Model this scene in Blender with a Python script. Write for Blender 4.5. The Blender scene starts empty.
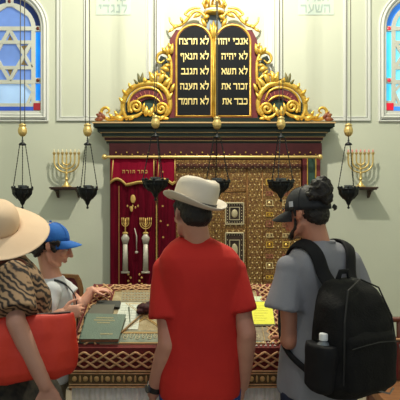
import bpy, bmesh, math, random
from mathutils import Vector, Matrix, noise, Quaternion
random.seed(7)
PI = math.pi
C = bpy.context.scene.collection
ORG = {}

# ---------------------------------------------------------------- helpers
def lin(c):
    return c / 12.92 if c <= .04045 else ((c + .055) / 1.055) ** 2.4
def rgb(r, g, b):
    return (lin(r / 255), lin(g / 255), lin(b / 255), 1)
def W(u, v, Y):
    """a point on the upright plane at distance Y as measured on the photograph"""
    return Vector(((u - 200) * Y / 500, Y, 1.6 - (v - 205) * Y / 500))

MATS = {}
def mat(name, col, rough=.6, metal=0, col2=None, scale=20, bump=0, bscale=60, spec=.5, stretch=(1, 1, 1), emit=None, estr=1, detail=4, sheen=0):
    if name in MATS: return MATS[name]
    m = bpy.data.materials.new(name); m.use_nodes = True
    nt = m.node_tree; b = nt.nodes['Principled BSDF']
    b.inputs['Base Color'].default_value = col
    b.inputs['Roughness'].default_value = rough
    b.inputs['Metallic'].default_value = metal
    b.inputs['Specular IOR Level'].default_value = spec
    if sheen: b.inputs['Sheen Weight'].default_value = sheen
    tc = nt.nodes.new('ShaderNodeTexCoord'); mp = nt.nodes.new('ShaderNodeMapping')
    mp.inputs['Scale'].default_value = stretch
    nt.links.new(tc.outputs['Object'], mp.inputs['Vector'])
    if col2:
        n = nt.nodes.new('ShaderNodeTexNoise'); n.inputs['Scale'].default_value = scale; n.inputs['Detail'].default_value = detail
        r = nt.nodes.new('ShaderNodeValToRGB')
        r.color_ramp.elements[0].position = .35; r.color_ramp.elements[1].position = .65
        r.color_ramp.elements[0].color = col; r.color_ramp.elements[1].color = col2
        nt.links.new(mp.outputs[0], n.inputs['Vector']); nt.links.new(n.outputs['Fac'], r.inputs['Fac'])
        nt.links.new(r.outputs[0], b.inputs['Base Color'])
    if bump:
        n2 = nt.nodes.new('ShaderNodeTexNoise'); n2.inputs['Scale'].default_value = bscale; n2.inputs['Detail'].default_value = 3
        bp = nt.nodes.new('ShaderNodeBump'); bp.inputs['Strength'].default_value = bump; bp.inputs['Distance'].default_value = .01
        nt.links.new(mp.outputs[0], n2.inputs['Vector']); nt.links.new(n2.outputs['Fac'], bp.inputs['Height'])
        nt.links.new(bp.outputs[0], b.inputs['Normal'])
    if emit:
        b.inputs['Emission Color'].default_value = emit; b.inputs['Emission Strength'].default_value = estr
    MATS[name] = m
    return m

class MB:
    def __init__(s): s.v = []; s.f = []
    def add(s, vs, fs):
        o = len(s.v); s.v += [Vector(p) for p in vs]; s.f += [tuple(i + o for i in f) for f in fs]; return s
    def box(s, lo, hi, M=None):
        x0, y0, z0 = lo; x1, y1, z1 = hi
        vs = [Vector(p) for p in ((x0,y0,z0),(x1,y0,z0),(x1,y1,z0),(x0,y1,z0),(x0,y0,z1),(x1,y0,z1),(x1,y1,z1),(x0,y1,z1))]
        if M: vs = [M @ p for p in vs]
        return s.add(vs, [(0,3,2,1),(4,5,6,7),(0,1,5,4),(1,2,6,5),(2,3,7,6),(3,0,4,7)])
    def loft(s, rings, cap=True, closed=False):
        n = len(rings[0]); vs = [p for r in rings for p in r]; fs = []
        m = len(rings)
        for i in range(m if closed else m - 1):
            a = i * n; b = ((i + 1) % m) * n
            for j in range(n):
                k = (j + 1) % n; fs.append((a + j, a + k, b + k, b + j))
        if cap and not closed:
            fs.append(tuple(range(n))[::-1]); fs.append(tuple(range((m - 1) * n, m * n)))
        return s.add(vs, fs)
    def tube(s, pts, r, seg=8, flat=None, up=None, closed=False, cap=True, dome=False):
        """r: radius or list of radii or (ra, rb) pairs. up: fixed direction of the first radius"""
        pts = [Vector(p) for p in pts]
        n = len(pts)
        if isinstance(r, (int, float)): r = [r] * n
        r = [(q, q * (flat or 1)) if isinstance(q, (int, float)) else q for q in r]
        if dome:
            def ext(p, q, rr):
                d = (p - q); d = d.normalized() if d.length > 1e-9 else Vector((0, 0, 1))
                return [(p + d * (rr[0]+rr[1])/2 * math.sin(a), (rr[0] * math.cos(a), rr[1] * math.cos(a))) for a in (1.45, 1.0, .5)]
            A = ext(pts[0], pts[1], r[0]); B = ext(pts[-1], pts[-2], r[-1])[::-1]
            pts = [a[0] for a in A] + pts + [b[0] for b in B]; r = [a[1] for a in A] + r + [b[1] for b in B]
            n = len(pts)
        rings = []; nrm = None
        for i in range(n):
            if closed: t = pts[(i + 1) % n] - pts[i - 1]
            else: t = pts[min(i + 1, n - 1)] - pts[max(i - 1, 0)]
            t = t.normalized() if t.length > 1e-9 else Vector((0, 0, 1))
            if up is not None: nn = Vector(up) - t * Vector(up).dot(t)
            elif nrm is None:
                a = Vector((0, 0, 1)) if abs(t.z) < .9 else Vector((0, 1, 0)); nn = a - t * a.dot(t)
            else: nn = nrm - t * nrm.dot(t)
            nn = nn.normalized() if nn.length > 1e-6 else t.orthogonal().normalized()
            nrm = nn; bb = t.cross(nn)
            rings.append([pts[i] + nn * r[i][0] * math.cos(2 * PI * k / seg) + bb * r[i][1] * math.sin(2 * PI * k / seg) for k in range(seg)])
        return s.loft(rings, cap, closed)
    def lathe(s, prof, c=(0, 0, 0), seg=20, M=None):
        c = Vector(c)
        rings = [[Vector((max(r, 1e-4) * math.cos(2 * PI * k / seg), max(r, 1e-4) * math.sin(2 * PI * k / seg), z)) for k in range(seg)] for r, z in prof]
        rings = [[(M @ p if M else p) + c for p in rg] for rg in rings]
        return s.loft(rings)
    def ell(s, c, r, M=None, seg=14, n=9):
        c = Vector(c); rx, ry, rz = (r, r, r) if isinstance(r, (int, float)) else r
        rings = []
        for i in range(n + 1):
            t = PI * i / n; st = max(math.sin(t), .01)
            ring = [Vector((rx * st * math.cos(2 * PI * k / seg), ry * st * math.sin(2 * PI * k / seg), -rz * math.cos(t))) for k in range(seg)]
            rings.append([(M @ p if M else p) + c for p in ring])
        return s.loft(rings)
    def prism(s, poly, y0, y1, f=None):
        """a flat outline in the x-z plane given thickness from y0 to y1; f maps (x,z,y) -> point"""
        f = f or (lambda x, z, y: Vector((x, y, z)))
        n = len(poly)
        vs = [f(p[0], p[1], y0) for p in poly] + [f(p[0], p[1], y1) for p in poly]
        fs = [tuple(range(n)), tuple(range(n, 2 * n))[::-1]] + [(i, i + n, (i + 1) % n + n, (i + 1) % n) for i in range(n)]
        return s.add(vs, fs)
    def xf(s, M):
        s.v = [M @ p for p in s.v]; return s
    def build(s, name, material, parent=None, smooth=False, local=False, fix=True, auto=None, bevel=0):
        o_ = Vector((0, 0, 0)) if (parent is None or local) else ORG.get(parent.name, Vector((0, 0, 0)))
        me = bpy.data.meshes.new(name)
        me.from_pydata([tuple(p - o_) for p in s.v], [], s.f)
        if fix or bevel:
            bm = bmesh.new(); bm.from_mesh(me)
            if bevel:
                bmesh.ops.remove_doubles(bm, verts=bm.verts, dist=1e-6)
                es = [e for e in bm.edges if len(e.link_faces) == 2 and e.calc_face_angle(0) > .6]
                bmesh.ops.bevel(bm, geom=es, offset=bevel, segments=2, profile=.7, affect='EDGES', clamp_overlap=True)
            bmesh.ops.recalc_face_normals(bm, faces=bm.faces)
            bm.to_mesh(me); bm.free()
        if material: me.materials.append(material)
        if smooth:
            me.polygons.foreach_set('use_smooth', [True] * len(me.polygons))
            if auto:
                me.set_sharp_from_angle(angle=auto)
        me.update()
        o = bpy.data.objects.new(name, me); C.objects.link(o)
        if parent: o.parent = parent; ORG[o.name] = o_
        else: ORG[o.name] = Vector((0, 0, 0))
        return o

def tag(o, label=None, cat=None, group=None, kind=None):
    if label: o['label'] = label
    if cat: o['category'] = cat
    if group: o['group'] = group
    if kind: o['kind'] = kind
    return o
def thing(name, loc, label, cat, group=None):
    o = bpy.data.objects.new(name, None); C.objects.link(o); o.location = loc; o.empty_display_size = .1
    ORG[o.name] = Vector(loc)
    return tag(o, label, cat, group)
def struct(o): o['kind'] = 'structure'; return o
def copy_tree(o, parent=None):
    c = o.copy(); C.objects.link(c); c.parent = parent
    ORG[c.name] = ORG[o.name].copy()
    for ch in list(o.children): copy_tree(ch, c)
    return c

def remesh(mb, voxel, smooth=2, disp=None):
    me = bpy.data.meshes.new('tmp'); me.from_pydata([tuple(p) for p in mb.v], [], mb.f)
    bm = bmesh.new(); bm.from_mesh(me)
    bmesh.ops.recalc_face_normals(bm, faces=bm.faces); bm.to_mesh(me); bm.free()
    o = bpy.data.objects.new('tmp', me); C.objects.link(o)
    md = o.modifiers.new('r', 'REMESH'); md.mode = 'VOXEL'; md.voxel_size = voxel; md.adaptivity = 0
    if smooth:
        sm = o.modifiers.new('s', 'SMOOTH'); sm.factor = .5; sm.iterations = smooth
    dg = bpy.context.evaluated_depsgraph_get()
    e = o.evaluated_get(dg); m2 = e.to_mesh()
    out = MB()
    nrm = [v.normal.copy() for v in m2.vertices]
    out.v = [v.co.copy() for v in m2.vertices]
    out.f = [tuple(p.vertices) for p in m2.polygons]
    if disp:
        out.v = [p + n * disp(p, n) for p, n in zip(out.v, nrm)]
    e.to_mesh_clear(); bpy.data.objects.remove(o); bpy.data.meshes.remove(me)
    return out

GL = {
 'א': (.82, [((.06,.98),(.80,.06),.21), ((.76,1),(.72,.66),(.50,.47),.13), ((.10,0),(.14,.34),(.36,.60),.13)]),
 'ב': (.82, [((.06,.9),(.66,.9),.22), ((.66,.96),(.66,.1),.13), ((0,.1),(.84,.1),.22)]),
 'ג': (.60, [((.14,.9),(.5,.9),.22), ((.46,.96),(.5,.02),.13), ((.48,.36),(.10,.04),.15)]),
 'ד': (.80, [((0,.9),(.82,.9),.22), ((.66,.9),(.66,0),.13)]),
 'ה': (.84, [((0,.9),(.74,.9),.22), ((.72,.98),(.72,0),.13), ((.14,.60),(.12,0),.13)]),
 'ו': (.44, [((.06,.9),(.36,.9),.22), ((.32,.96),(.30,0),.13)]),
 'ז': (.50, [((.04,.9),(.46,.9),.22), ((.24,.9),(.22,0),.13)]),
 'ח': (.86, [((.04,.9),(.80,.9),.22), ((.76,.98),(.76,0),.13), ((.12,.98),(.12,0),.13)]),
 'י': (.44, [((.08,.9),(.36,.9),.22), ((.32,.96),(.26,.48),.13)]),
 'כ': (.78, [((.06,.9),(.62,.9),.22), ((.66,.9),(.66,.1),.14), ((.04,.1),(.62,.1),.22)]),
 'ל': (.76, [((.12,1.42),(.12,.92),.13), ((.08,.9),(.70,.9),.22), ((.68,.92),(.60,.50),(.34,0),.14)]),
 'מ': (.84, [((.30,.9),(.70,.9),.20), ((.74,.94),(.74,.04),.13), ((.42,.1),(.78,.1),.20), ((.08,1),(.26,.72),(.06,0),.13)]),
 'נ': (.56, [((.16,.9),(.44,.9),.22), ((.42,.96),(.42,.1),.13), ((.02,.1),(.50,.1),.22)]),
 'ע': (.80, [((.72,1),(.64,.36),(.06,-.06),.16), ((.14,1),(.42,.26),.16)]),
 'ף': (.78, [((.10,.9),(.62,.9),.22), ((.66,.96),(.66,-.42),.13), ((.12,.94),(.12,.60),(.36,.56),.12)]),
 'צ': (.80, [((.10,.98),(.70,.14),.18), ((.70,1),(.64,.70),(.44,.52),.13), ((.04,.1),(.76,.1),.20)]),
 'ר': (.76, [((0,.9),(.62,.9),.22), ((.64,.94),(.66,0),.14)]),
 'ש': (.98, [((.12,.1),(.76,.1),.18), ((.90,1),(.76,.1),.15), ((.50,1),(.44,.40),(.20,.2),.13), ((.06,1),(.18,.1),.15)]),
 'ת': (.86, [((.10,.9),(.76,.9),.22), ((.76,.96),(.76,0),.13), ((.22,.9),(.22,.12),(.02,.06),.13)]),
}
def heb_mb(lines, h, spacing, f, depth=.004, align='R', gap=.12, space=.45, xs=1.0, fat=1.0):
    """Hebrew writing as solid brush strokes, set right to left; f maps (x, y, depth) -> point"""
    mb = MB(); cnt = 0
    for i, ln in enumerate(lines):
        tot = sum(space if c == ' ' else GL[c][0] + gap for c in ln) * h * xs
        x = {'R': 0, 'C': tot / 2}[align]
        for c in ln:
            if c == ' ': x -= space * h * xs; continue
            w_, st = GL[c]; x -= (w_ + gap) * h * xs
            for s_ in st:
                *pts, t = s_
                for a, b in zip(pts, pts[1:]):
                    cnt += 1
                    A = Vector((a[0] * h * xs + x, a[1] * h)); B = Vector((b[0] * h * xs + x, b[1] * h)); d = (B - A).normalized(); n = Vector((-d.y, d.x)) * t * h * .5 * fat; e = d * t * h * .12
                    q = [A - e + n, B + e + n, B + e - n, A - e - n]; dp = depth + .00012 * (cnt % 7)
                    P = [f(v.x, v.y - i * spacing, 0) for v in q] + [f(v.x, v.y - i * spacing, dp) for v in q]
                    mb.add(P, [(0,1,2,3),(7,6,5,4),(0,4,5,1),(1,5,6,2),(2,6,7,3),(3,7,4,0)])
    return mb

def arc(cx, cz, r, a0, a1, n=12):
    return [(cx + r * math.cos(a0 + (a1 - a0) * i / n), cz + r * math.sin(a0 + (a1 - a0) * i / n)) for i in range(n + 1)]
def smoothpath(pts, k=6):
    """Catmull-Rom through points (any dimension)"""
    pts = [Vector(p) for p in pts]; out = []
    for i in range(len(pts) - 1):
        p0 = pts[max(i - 1, 0)]; p1 = pts[i]; p2 = pts[i + 1]; p3 = pts[min(i + 2, len(pts) - 1)]
        for j in range(k):
            t = j / k
            out.append(.5 * ((2 * p1) + (p2 - p0) * t + (2 * p0 - 5 * p1 + 4 * p2 - p3) * t * t + (3 * p1 - p0 - 3 * p2 + p3) * t ** 3))
    out.append(pts[-1]); return out
def interp(a, b, t): return a + (b - a) * t

# ---------------------------------------------------------------- camera, light
cam = bpy.data.cameras.new('camera'); co = bpy.data.objects.new('camera', cam); C.objects.link(co)
co.location = (0, 0, 1.6); co.rotation_euler = (PI / 2, 0, 0)
cam.sensor_width = 36; cam.lens = 45; cam.shift_y = .0125; cam.clip_start = .05
bpy.context.scene.camera = co
vs_ = bpy.context.scene.view_settings
vs_.view_transform = 'Standard'; vs_.look = 'None'; vs_.gamma = 1; vs_.use_curve_mapping = False; vs_.exposure = 0
w = bpy.data.worlds.new('world'); bpy.context.scene.world = w; w.use_nodes = True
w.node_tree.nodes['Background'].inputs[0].default_value = (.84, .97, 1.0, 1)
w.node_tree.nodes['Background'].inputs[1].default_value = .43
def lamp(name, kind, loc, power, col, size, rot=None):
    l = bpy.data.lights.new(name, kind); l.energy = power; l.color = col
    if kind == 'AREA': l.shape = 'DISK'; l.size = size
    else: l.shadow_soft_size = size
    o = bpy.data.objects.new(name, l); C.objects.link(o); o.location = loc
    if rot: o.rotation_euler = rot
    return o
lamp('chandelier_light', 'POINT', (.155, 3.6, 4.8), 415, (1, .93, .77), .06)
lamp('rear_fill_light', 'POINT', (.1, .3, 4.9), 110, (1, .93, .82), .3)  # added fill light behind the visitors, lifts their backs and shoulders; no real fitting

# ---------------------------------------------------------------- setting
WY = 5.55
XC = .148          # middle of the ark
m_wall = mat('plaster', rgb(204, 209, 192), .85, col2=rgb(200, 205, 189), scale=1.5, bump=.08, bscale=90)
m_trim = mat('trim_paint', rgb(212, 215, 212), .6)
m_sill = mat('sill_paint', rgb(205, 212, 200), .6)
m_floor = mat('floor_stone', rgb(150, 140, 125), .5, col2=rgb(130, 120, 108), scale=4)
PXW = WY / 500
Z0 = 1.6
def wp(u, v, y=WY): # photograph measure on the back wall, with an own distance off the wall
    return Vector(((u - 200) * PXW, y, 1.6 - (v - 205) * PXW))
# back wall with two arched openings
def arch_outline(cx, r, zs, zb, n=20):
    return arc(cx, zs, r, 0, PI, n) + [(cx - r, zb), (cx + r, zb)]
def wall_with_holes():
    cu = bpy.data.curves.new('tmp', 'CURVE'); cu.dimensions = '2D'; cu.fill_mode = 'BOTH'; cu.extrude = .15
    def spl(poly):
        s = cu.splines.new('POLY'); s.points.add(len(poly) - 1)
        for q, p in zip(s.points, poly): q.co = (p[0], p[1], 0, 1)
        s.use_cyclic_u = True
    spl([(-4.6, 0), (4.6, 0), (4.6, 6.4), (-4.6, 6.4)])
    for cu_ in (9, 418):
        c = wp(cu_, 28)
        spl(arch_outline(c.x, 32.5 * PXW, c.z, wp(0, 111).z))
    o = bpy.data.objects.new('tmp', cu); C.objects.link(o)
    bpy.context.view_layer.update()
    dg = bpy.context.evaluated_depsgraph_get(); e = o.evaluated_get(dg); m = e.to_mesh()
    mb = MB().add([Vector((v.co.x, WY + .15 + v.co.z, v.co.y)) for v in m.vertices], [tuple(p.vertices) for p in m.polygons])
    e.to_mesh_clear(); bpy.data.objects.remove(o); bpy.data.curves.remove(cu)
    return mb
struct(wall_with_holes().build('wall_back', m_wall))
struct(MB().box((-4.8, -3, 0), (-4.6, WY + .3, 6.4)).build('wall_left', m_wall))
struct(MB().box((4.6, -3, 0), (4.8, WY + .3, 6.4)).build('wall_right', m_wall))
struct(MB().box((-4.8, -3, -.1), (4.8, WY + .3, 0)).build('floor', m_floor))
struct(MB().box((-4.8, 1.5, 6.4), (4.8, WY + .3, 6.5)).build('ceiling', m_wall))

def bead(mb, path2, r, y, closed=False):
    mb.tube([Vector((p[0], y, p[1])) for p in path2], [(r * .7, r)] * len(path2), 8, up=(0, 1, 0), closed=closed)
def rectpath(x0, z0, x1, z1):
    return [(x0, z0), (x1, z0), (x1, z1), (x0, z1)]
def flatframe(mb, x0, z0, x1, z1, t, y0, y1):
    mb.box((x0, y0, z0), (x0 + t, y1, z1)).box((x1 - t, y0, z0), (x1, y1, z1)).box((x0 + t, y0, z0), (x1 - t, y1, z0 + t)).box((x0 + t, y0, z1 - t), (x1 - t, y1, z1))
# panel mouldings on the wall either side of the ark
nt = 0
for (ua, ub, vb) in ((57, 151, 121), (277, 370, 121)):
    nt += 1
    a = wp(ua, vb); b = wp(ub, -140)
    mb = MB()
    for k, t in ((0, .028), (.038, .012)):
        flatframe(mb, a.x + k, a.z + k, b.x - k, b.z - k, t, WY - (.022 if k == 0 else .014), WY + .002)
    struct(mb.build('trim_%d' % nt, m_trim, bevel=.004))
# flat pilasters behind the ark and slim ribs beside the panels
for (ua, ub, th) in ((154, 164, .03), (264, 274, .03), (84, 88, .014), (343, 347, .014)):
    nt += 1
    mb = MB(); a = wp(ua, 122 if th > .02 else 119); b = wp(ub, -140)
    mb.box((a.x, WY - th, a.z), (b.x, WY + .002, b.z))
    if th > .02:
        mb.box((a.x + .02, WY - th - .012, a.z), (a.x + .035, WY - th + .002, b.z)).box((b.x - .035, WY - th - .012, a.z), (b.x - .02, WY - th + .002, b.z))
    struct(mb.build('trim_%d' % nt, m_trim, bevel=.004))

# ---------------------------------------------------------------- stained glass windows
def glass(name, col, s):
    m = mat(name, col, .15, emit=col, estr=s)
    nt_ = m.node_tree; b = nt_.nodes['Principled BSDF']
    n = nt_.nodes.new('ShaderNodeTexNoise'); n.inputs['Scale'].default_value = 5; n.inputs['Detail'].default_value = 2
    tc = nt_.nodes.new('ShaderNodeTexCoord')
    mr = nt_.nodes.new('ShaderNodeMapRange'); mr.inputs[1].default_value = .3; mr.inputs[2].default_value = .7
    mr.inputs[3].default_value = s * .72; mr.inputs[4].default_value = s * 1.25
    nt_.links.new(tc.outputs['Object'], n.inputs['Vector']); nt_.links.new(n.outputs['Fac'], mr.inputs[0]); nt_.links.new(mr.outputs[0], b.inputs['Emission Strength'])
    return m
m_tr = mat('tracery_paint', rgb(205, 208, 200), .6)
def window(idx, cu_, cols, side):
    c = wp(cu_, 28); P = PXW
    def q(u, v): return (c.x + u * P, c.z - v * P)   # u from the middle, v down from the springing, in photograph measure
    fr = MB()
    # architrave: three nested ridges on the wall face
    for r, w_, th in ((33.2, 1.6, .02), (35.8, 2.0, .04), (38.8, 1.3, .026)):
        path = arc(c.x, c.z, r * P, 0, PI, 24)
        bb = (83 + (r - 30) * 1.15) * P
        path = [(c.x + r * P, c.z - bb)] + path + [(c.x - r * P, c.z - bb)]
        pts = [Vector((p[0], WY, p[1])) for p in path]
        fr.tube(pts, [(th, w_ * P)] * len(pts), 8, up=(0, 1, 0))
        fr.tube([pts[0] + Vector((w_ * P * .6, 0, 0)), pts[-1] - Vector((w_ * P * .6, 0, 0))], [(th, w_ * P)] * 2, 8, up=(0, 1, 0))
    fr.box((c.x - 30 * P, WY - .008, c.z - 93 * P), (c.x + 30 * P, WY + .02, c.z - 83 * P))
    F = struct(fr.build('window_%d' % idx, m_trim, smooth=True, auto=.6))
    sm = MB().box((c.x - 38 * P, WY - .006, c.z - 91 * P), (c.x + 38 * P, WY + .004, c.z - 84.5 * P)).build('window_sill', m_sill, F)
    # tracery
    yb, yf = WY + .045, WY + .015
    T = MB()
    def bar(p1, p2, w_, yo=0):
        a = Vector((p1[0], 0, p1[1])); b = Vector((p2[0], 0, p2[1])); d = (b - a).normalized(); n = Vector((-d.z, 0, d.x)) * w_ * P / 2
        poly = [(a + n), (b + n), (b - n), (a - n)]
        T.prism([(p.x, p.z) for p in poly], yf - yo, yb)
    for s in (-1, 1):
        bar(q(s * 23.8, -2), q(s * 23.8, 83), 4)
        bar(q(s * 32, -2), q(s * 32, 83), 1.6)
        for v in (0, 52, 74): bar(q(s * 23, v), q(s * 31, v), 5 if v < 70 else 3, .002)
    def arcbar(r, w_, a0=0, a1=PI):
        A = arc(c.x, c.z, (r + w_ / 2) * P, a0, a1, 24); B = arc(c.x, c.z, (r - w_ / 2) * P, a0, a1, 24)[::-1]
        for i in range(24):
            T.prism([A[i], A[i + 1], B[24 - i - 1], B[24 - i]], yf, yb)
    arcbar(23.8, 4); arcbar(32, 1.6)
    bar(q(-24, 0), q(24, 0), 4, .003); bar(q(-24, 53.5), q(24, 53.5), 4, .003); bar(q(-31, 77), q(31, 77), 4, .003); bar(q(-31, 82.8), q(31, 82.8), 2, .003)
    bar(q(0, -22), q(0, -31), 7, .004)
    bar(q(-20, -13), q(-2, -24), 3.2, .002); bar(q(2, -24), q(20, -13), 3.2, .002)
    R = 25.5; cy = 26.5
    st = [(R * math.sin(k * PI / 3), cy - R * math.cos(k * PI / 3)) for k in range(6)]
    for tri in ((0, 2, 4), (1, 3, 5)):
        for i in range(3):
            bar(q(*st[tri[i]]), q(*st[tri[(i + 1) % 3]]), 3.4, .001 * i + (.003 if tri[0] else 0))
    for s in (-1, 1):
        bar(q(s * 14, 53), q(s * 24, 64), 2.6, .002); bar(q(s * 24, 62), q(s * 17, 77), 2.6, .001)
    T.build('tracery', m_tr, F)
    yg0, yg1 = WY + .035, WY + .042
    def pane(polys, m, dy=0):
        g = MB()
        for p in polys: g.prism(p, yg0 - dy, yg1 - dy)
        return g.build('pane', m, F)
    pane([arc(c.x, c.z, 24 * P, 0, PI, 24) + [q(-24, 0), q(24, 0)][:0]], cols['main'])
    pane([[q(-24, 0), q(24, 0), q(24, 54), q(-24, 54)]], cols['main'])
    pane([[q(-24, 54), q(24, 54), q(24, 76), q(-24, 76)]], cols['low'])
    A = arc(c.x, c.z, 31.6 * P, 0, PI, 24); B = arc(c.x, c.z, 25 * P, 0, PI, 24)
    pane([[A[i], A[i + 1], B[i + 1], B[i]] for i in range(24)], cols['arch'])
    pane([[q(s * 25, 3), q(s * 31.6, 3), q(s * 31.6, 50), q(s * 25, 50)] for s in (-1, 1)] + [[q(s * 25, 55), q(s * 31.6, 55), q(s * 31.6, 73), q(s * 25, 73)] for s in (-1, 1)], cols['side'])
    pane([[q(-24, 78.5), q(24, 78.5), q(24, 82.5), q(-24, 82.5)]], cols['strip'], .03)
    pane([[q(s * 24.5, 75), q(s * 31.5, 75), q(s * 31.5, 82), q(s * 24.5, 82)] for s in (-1, 1)], cols['red'], .036)
    tip = []
    for k in range(6):
        a = k * PI / 3
        tip.append([q(rr * math.sin(a + da), cy - rr * math.cos(a + da)) for rr, da in ((20.5, 0), (13.2, .26), (13.2, -.26))])
    pane(tip, cols['tip'], .005)
    G = MB()
    for (u, v) in ((-28.5, 0), (28.5, 0), (-28.5, 52), (28.5, 52), (0, -27)):
        p = q(u, v); G.ell((p[0], WY + .012, p[1]), (1.9 * P, .012, 1.9 * P), seg=10, n=6)
    G.build('glass_roundel', cols['gem'], F, smooth=True)
    return F
left = dict(main=glass('glass_l_main', rgb(98, 128, 190), .62), low=glass('glass_l_low', rgb(150, 180, 215), .62), arch=glass('glass_l_arch', rgb(22, 40, 90), .4),
            side=glass('glass_l_side', rgb(20, 120, 215), .85), strip=glass('glass_l_strip', rgb(50, 80, 170), .5), red=glass('glass_l_red', rgb(140, 35, 45), .4),
            tip=glass('glass_l_tip', rgb(120, 100, 60), .3), gem=glass('glass_l_gem', rgb(90, 40, 30), .3))
right = dict(main=glass('glass_r_main', rgb(110, 205, 230), .9), low=glass('glass_r_low', rgb(150, 215, 235), .9), arch=glass('glass_r_arch', rgb(50, 120, 210), .7),
             side=glass('glass_r_side', rgb(70, 195, 240), 1.0), strip=glass('glass_r_strip', rgb(60, 130, 220), .8), red=glass('glass_r_red', rgb(200, 25, 50), .7),
             tip=glass('glass_r_tip', rgb(225, 205, 150), .6), gem=glass('glass_r_gem', rgb(215, 50, 70), .7))
window(1, 9, left, -1); window(2, 418, right, 1)
# painted inscriptions high on the wall
m_pl = mat('inscription_ground', rgb(188, 205, 200), .8, col2=rgb(200, 212, 198), scale=18)
m_ink = mat('inscription_grey', rgb(160, 176, 172), .8)
for (ua, ub, ln, lab) in ((96, 131, ['שויתי', 'לנגדי'], 'faint grey Hebrew inscription painted high on the wall, between the blue window and the tablets'),
                          (298, 334, ['תמיד', 'השער'], 'faint grey Hebrew inscription painted high on the wall, between the tablets and the cyan window')):
    a = wp(ua, 15); b = wp(ub, -12); cx = (a.x + b.x) / 2
    t = thing('wall_inscription', (cx, WY - .004, a.z), lab, 'inscription', 'wall inscriptions')
    MB().box((a.x, WY - .006, a.z), (b.x, WY - .0005, b.z)).build('ground', m_pl, t)
    heb_mb(ln, .088, .125, lambda x, y, d: Vector((cx + x, WY - .006 - d, a.z + .15 + y)), .002, align='C').build('lettering', m_ink, t)

from mathutils.bvhtree import BVHTree
def bvh(o):
    off = ORG.get(o.parent.name, Vector((0, 0, 0))) if o.parent else Vector((0, 0, 0))
    return BVHTree.FromPolygons([v.co + off for v in o.data.vertices], [tuple(p.vertices) for p in o.data.polygons])
def lay_on(tree, pts, off):
    out = []
    for p in pts:
        q, n, i, d = tree.find_nearest(p)
        out.append((q + n * off, n))
    return out
def band(P, N, w_, th):
    n = len(P); rg = []
    if isinstance(w_, (int, float)): w_ = [w_] * n
    for i, p in enumerate(P):
        tg = (P[min(i + 1, n - 1)] - P[max(i - 1, 0)]).normalized(); out = (N[i] - tg * N[i].dot(tg)).normalized(); sd = tg.cross(out)
        rg.append([p + sd * w_[i] * math.cos(a) + out * th * math.sin(a) for a in [2 * PI * k / 12 for k in range(12)]])
    return MB().loft(rg)
def relax(P, N, k=3):
    for _ in range(k):
        P = [P[0]] + [(P[i - 1] + P[i] * 2 + P[i + 1]) / 4 for i in range(1, len(P) - 1)] + [P[-1]]
        N = [N[0]] + [((N[i - 1] + N[i] * 2 + N[i + 1]) / 4).normalized() for i in range(1, len(N) - 1)] + [N[-1]]
    return P, N
# ---------------------------------------------------------------- the ark
m_green = mat('dark_green_paint', rgb(18, 30, 24), .45, spec=.3, col2=rgb(26, 42, 33), scale=6)
m_dark = mat('black_green_paint', rgb(20, 26, 24), .45)
m_maroon = mat('maroon_paint', rgb(58, 16, 22), .55, spec=.3, col2=rgb(68, 22, 26), scale=8)
m_pink = mat('rose_paint', rgb(116, 48, 52), .55, spec=.3, col2=rgb(100, 40, 45), scale=9)
m_gold = mat('gilding', rgb(236, 200, 96), .35, metal=.55, col2=rgb(214, 168, 62), scale=14, bump=.15, bscale=40)
m_goldp = mat('gold_paint', rgb(210, 175, 80), .45, metal=.35)
m_brass = mat('brass', rgb(218, 190, 122), .36, metal=.6)
m_teal = mat('teal_paint', rgb(50, 82, 70), .5, col2=rgb(40, 68, 58), scale=9)
m_slate = mat('tablet_black', rgb(14, 18, 24), .7, spec=.2)
ark = thing('torah_ark', (XC, WY - .1, 0), 'tall carved maroon, green and gold Torah ark with Hebrew tablets, against the wall', 'ark')
BY = 5.42
HB = 1.15
# body: back box to the floor with frieze
MB().box((XC - HB + .03, BY + .02, .0), (XC + HB, WY - .001, 2.27)).build('case', m_maroon, ark, bevel=.006)
MB().box((XC - HB + .02, BY - .02, 2.13), (XC + HB + .02, BY + .04, 2.27)).build('frieze', m_maroon, ark, bevel=.005)
# striped pilasters
for s in (-1, 1):
    cx = XC + s * (HB - .095) + (.03 if s < 0 else 0)
    f = MB().box((cx - .095, BY - .03, 0), (cx - .045, BY + .03, 2.128)).box((cx + .045, BY - .03, 0), (cx + .095, BY + .03, 2.128)).build('pilaster', m_pink, ark, bevel=.006)
    MB().box((cx - .045, BY - .015, .1), (cx + .045, BY + .03, 2.12)).build('pilaster_field', m_teal, f)
    MB().box((cx - .05, BY - .034, 0), (cx - .04, BY + .02, 2.12)).box((cx + .04, BY - .034, 0), (cx + .05, BY + .02, 2.12)).build('gilded_edge', m_gold, f)
# cornice: stepped slabs, front edges measured level by level
cor = MB(); fil = MB(); mar = MB()
levels = [  # (half width, front Y, z top, z bottom, kind)
    (1.290, 5.290, 2.480, 2.466, 'f'), (1.280, 5.297, 2.466, 2.428, 'g'), (1.262, 5.312, 2.428, 2.418, 'k'),
    (1.240, 5.325, 2.418, 2.382, 'g'), (1.215, 5.342, 2.382, 2.372, 'f'), (1.200, 5.350, 2.372, 2.336, 'g'),
    (1.188, 5.366, 2.336, 2.327, 'f'), (1.175, 5.376, 2.327, 2.300, 'm'), (1.165, 5.388, 2.300, 2.290, 'f'), (1.160, 5.398, 2.290, 2.268, 'g')]
for hw, fy, zt, zb, k in levels:
    {'f': fil, 'g': cor, 'k': cor, 'm': mar}[k].box((XC - hw, fy, zb), (XC + hw, WY - .001, zt))
cr = cor.build('cornice', m_green, ark, bevel=.004)
fil.build('gilded_fillet', mat('dull_gold', rgb(206, 172, 124), .5, metal=.15), cr, bevel=.002)
mar.build('maroon_band', m_maroon, cr, bevel=.004)

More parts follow.
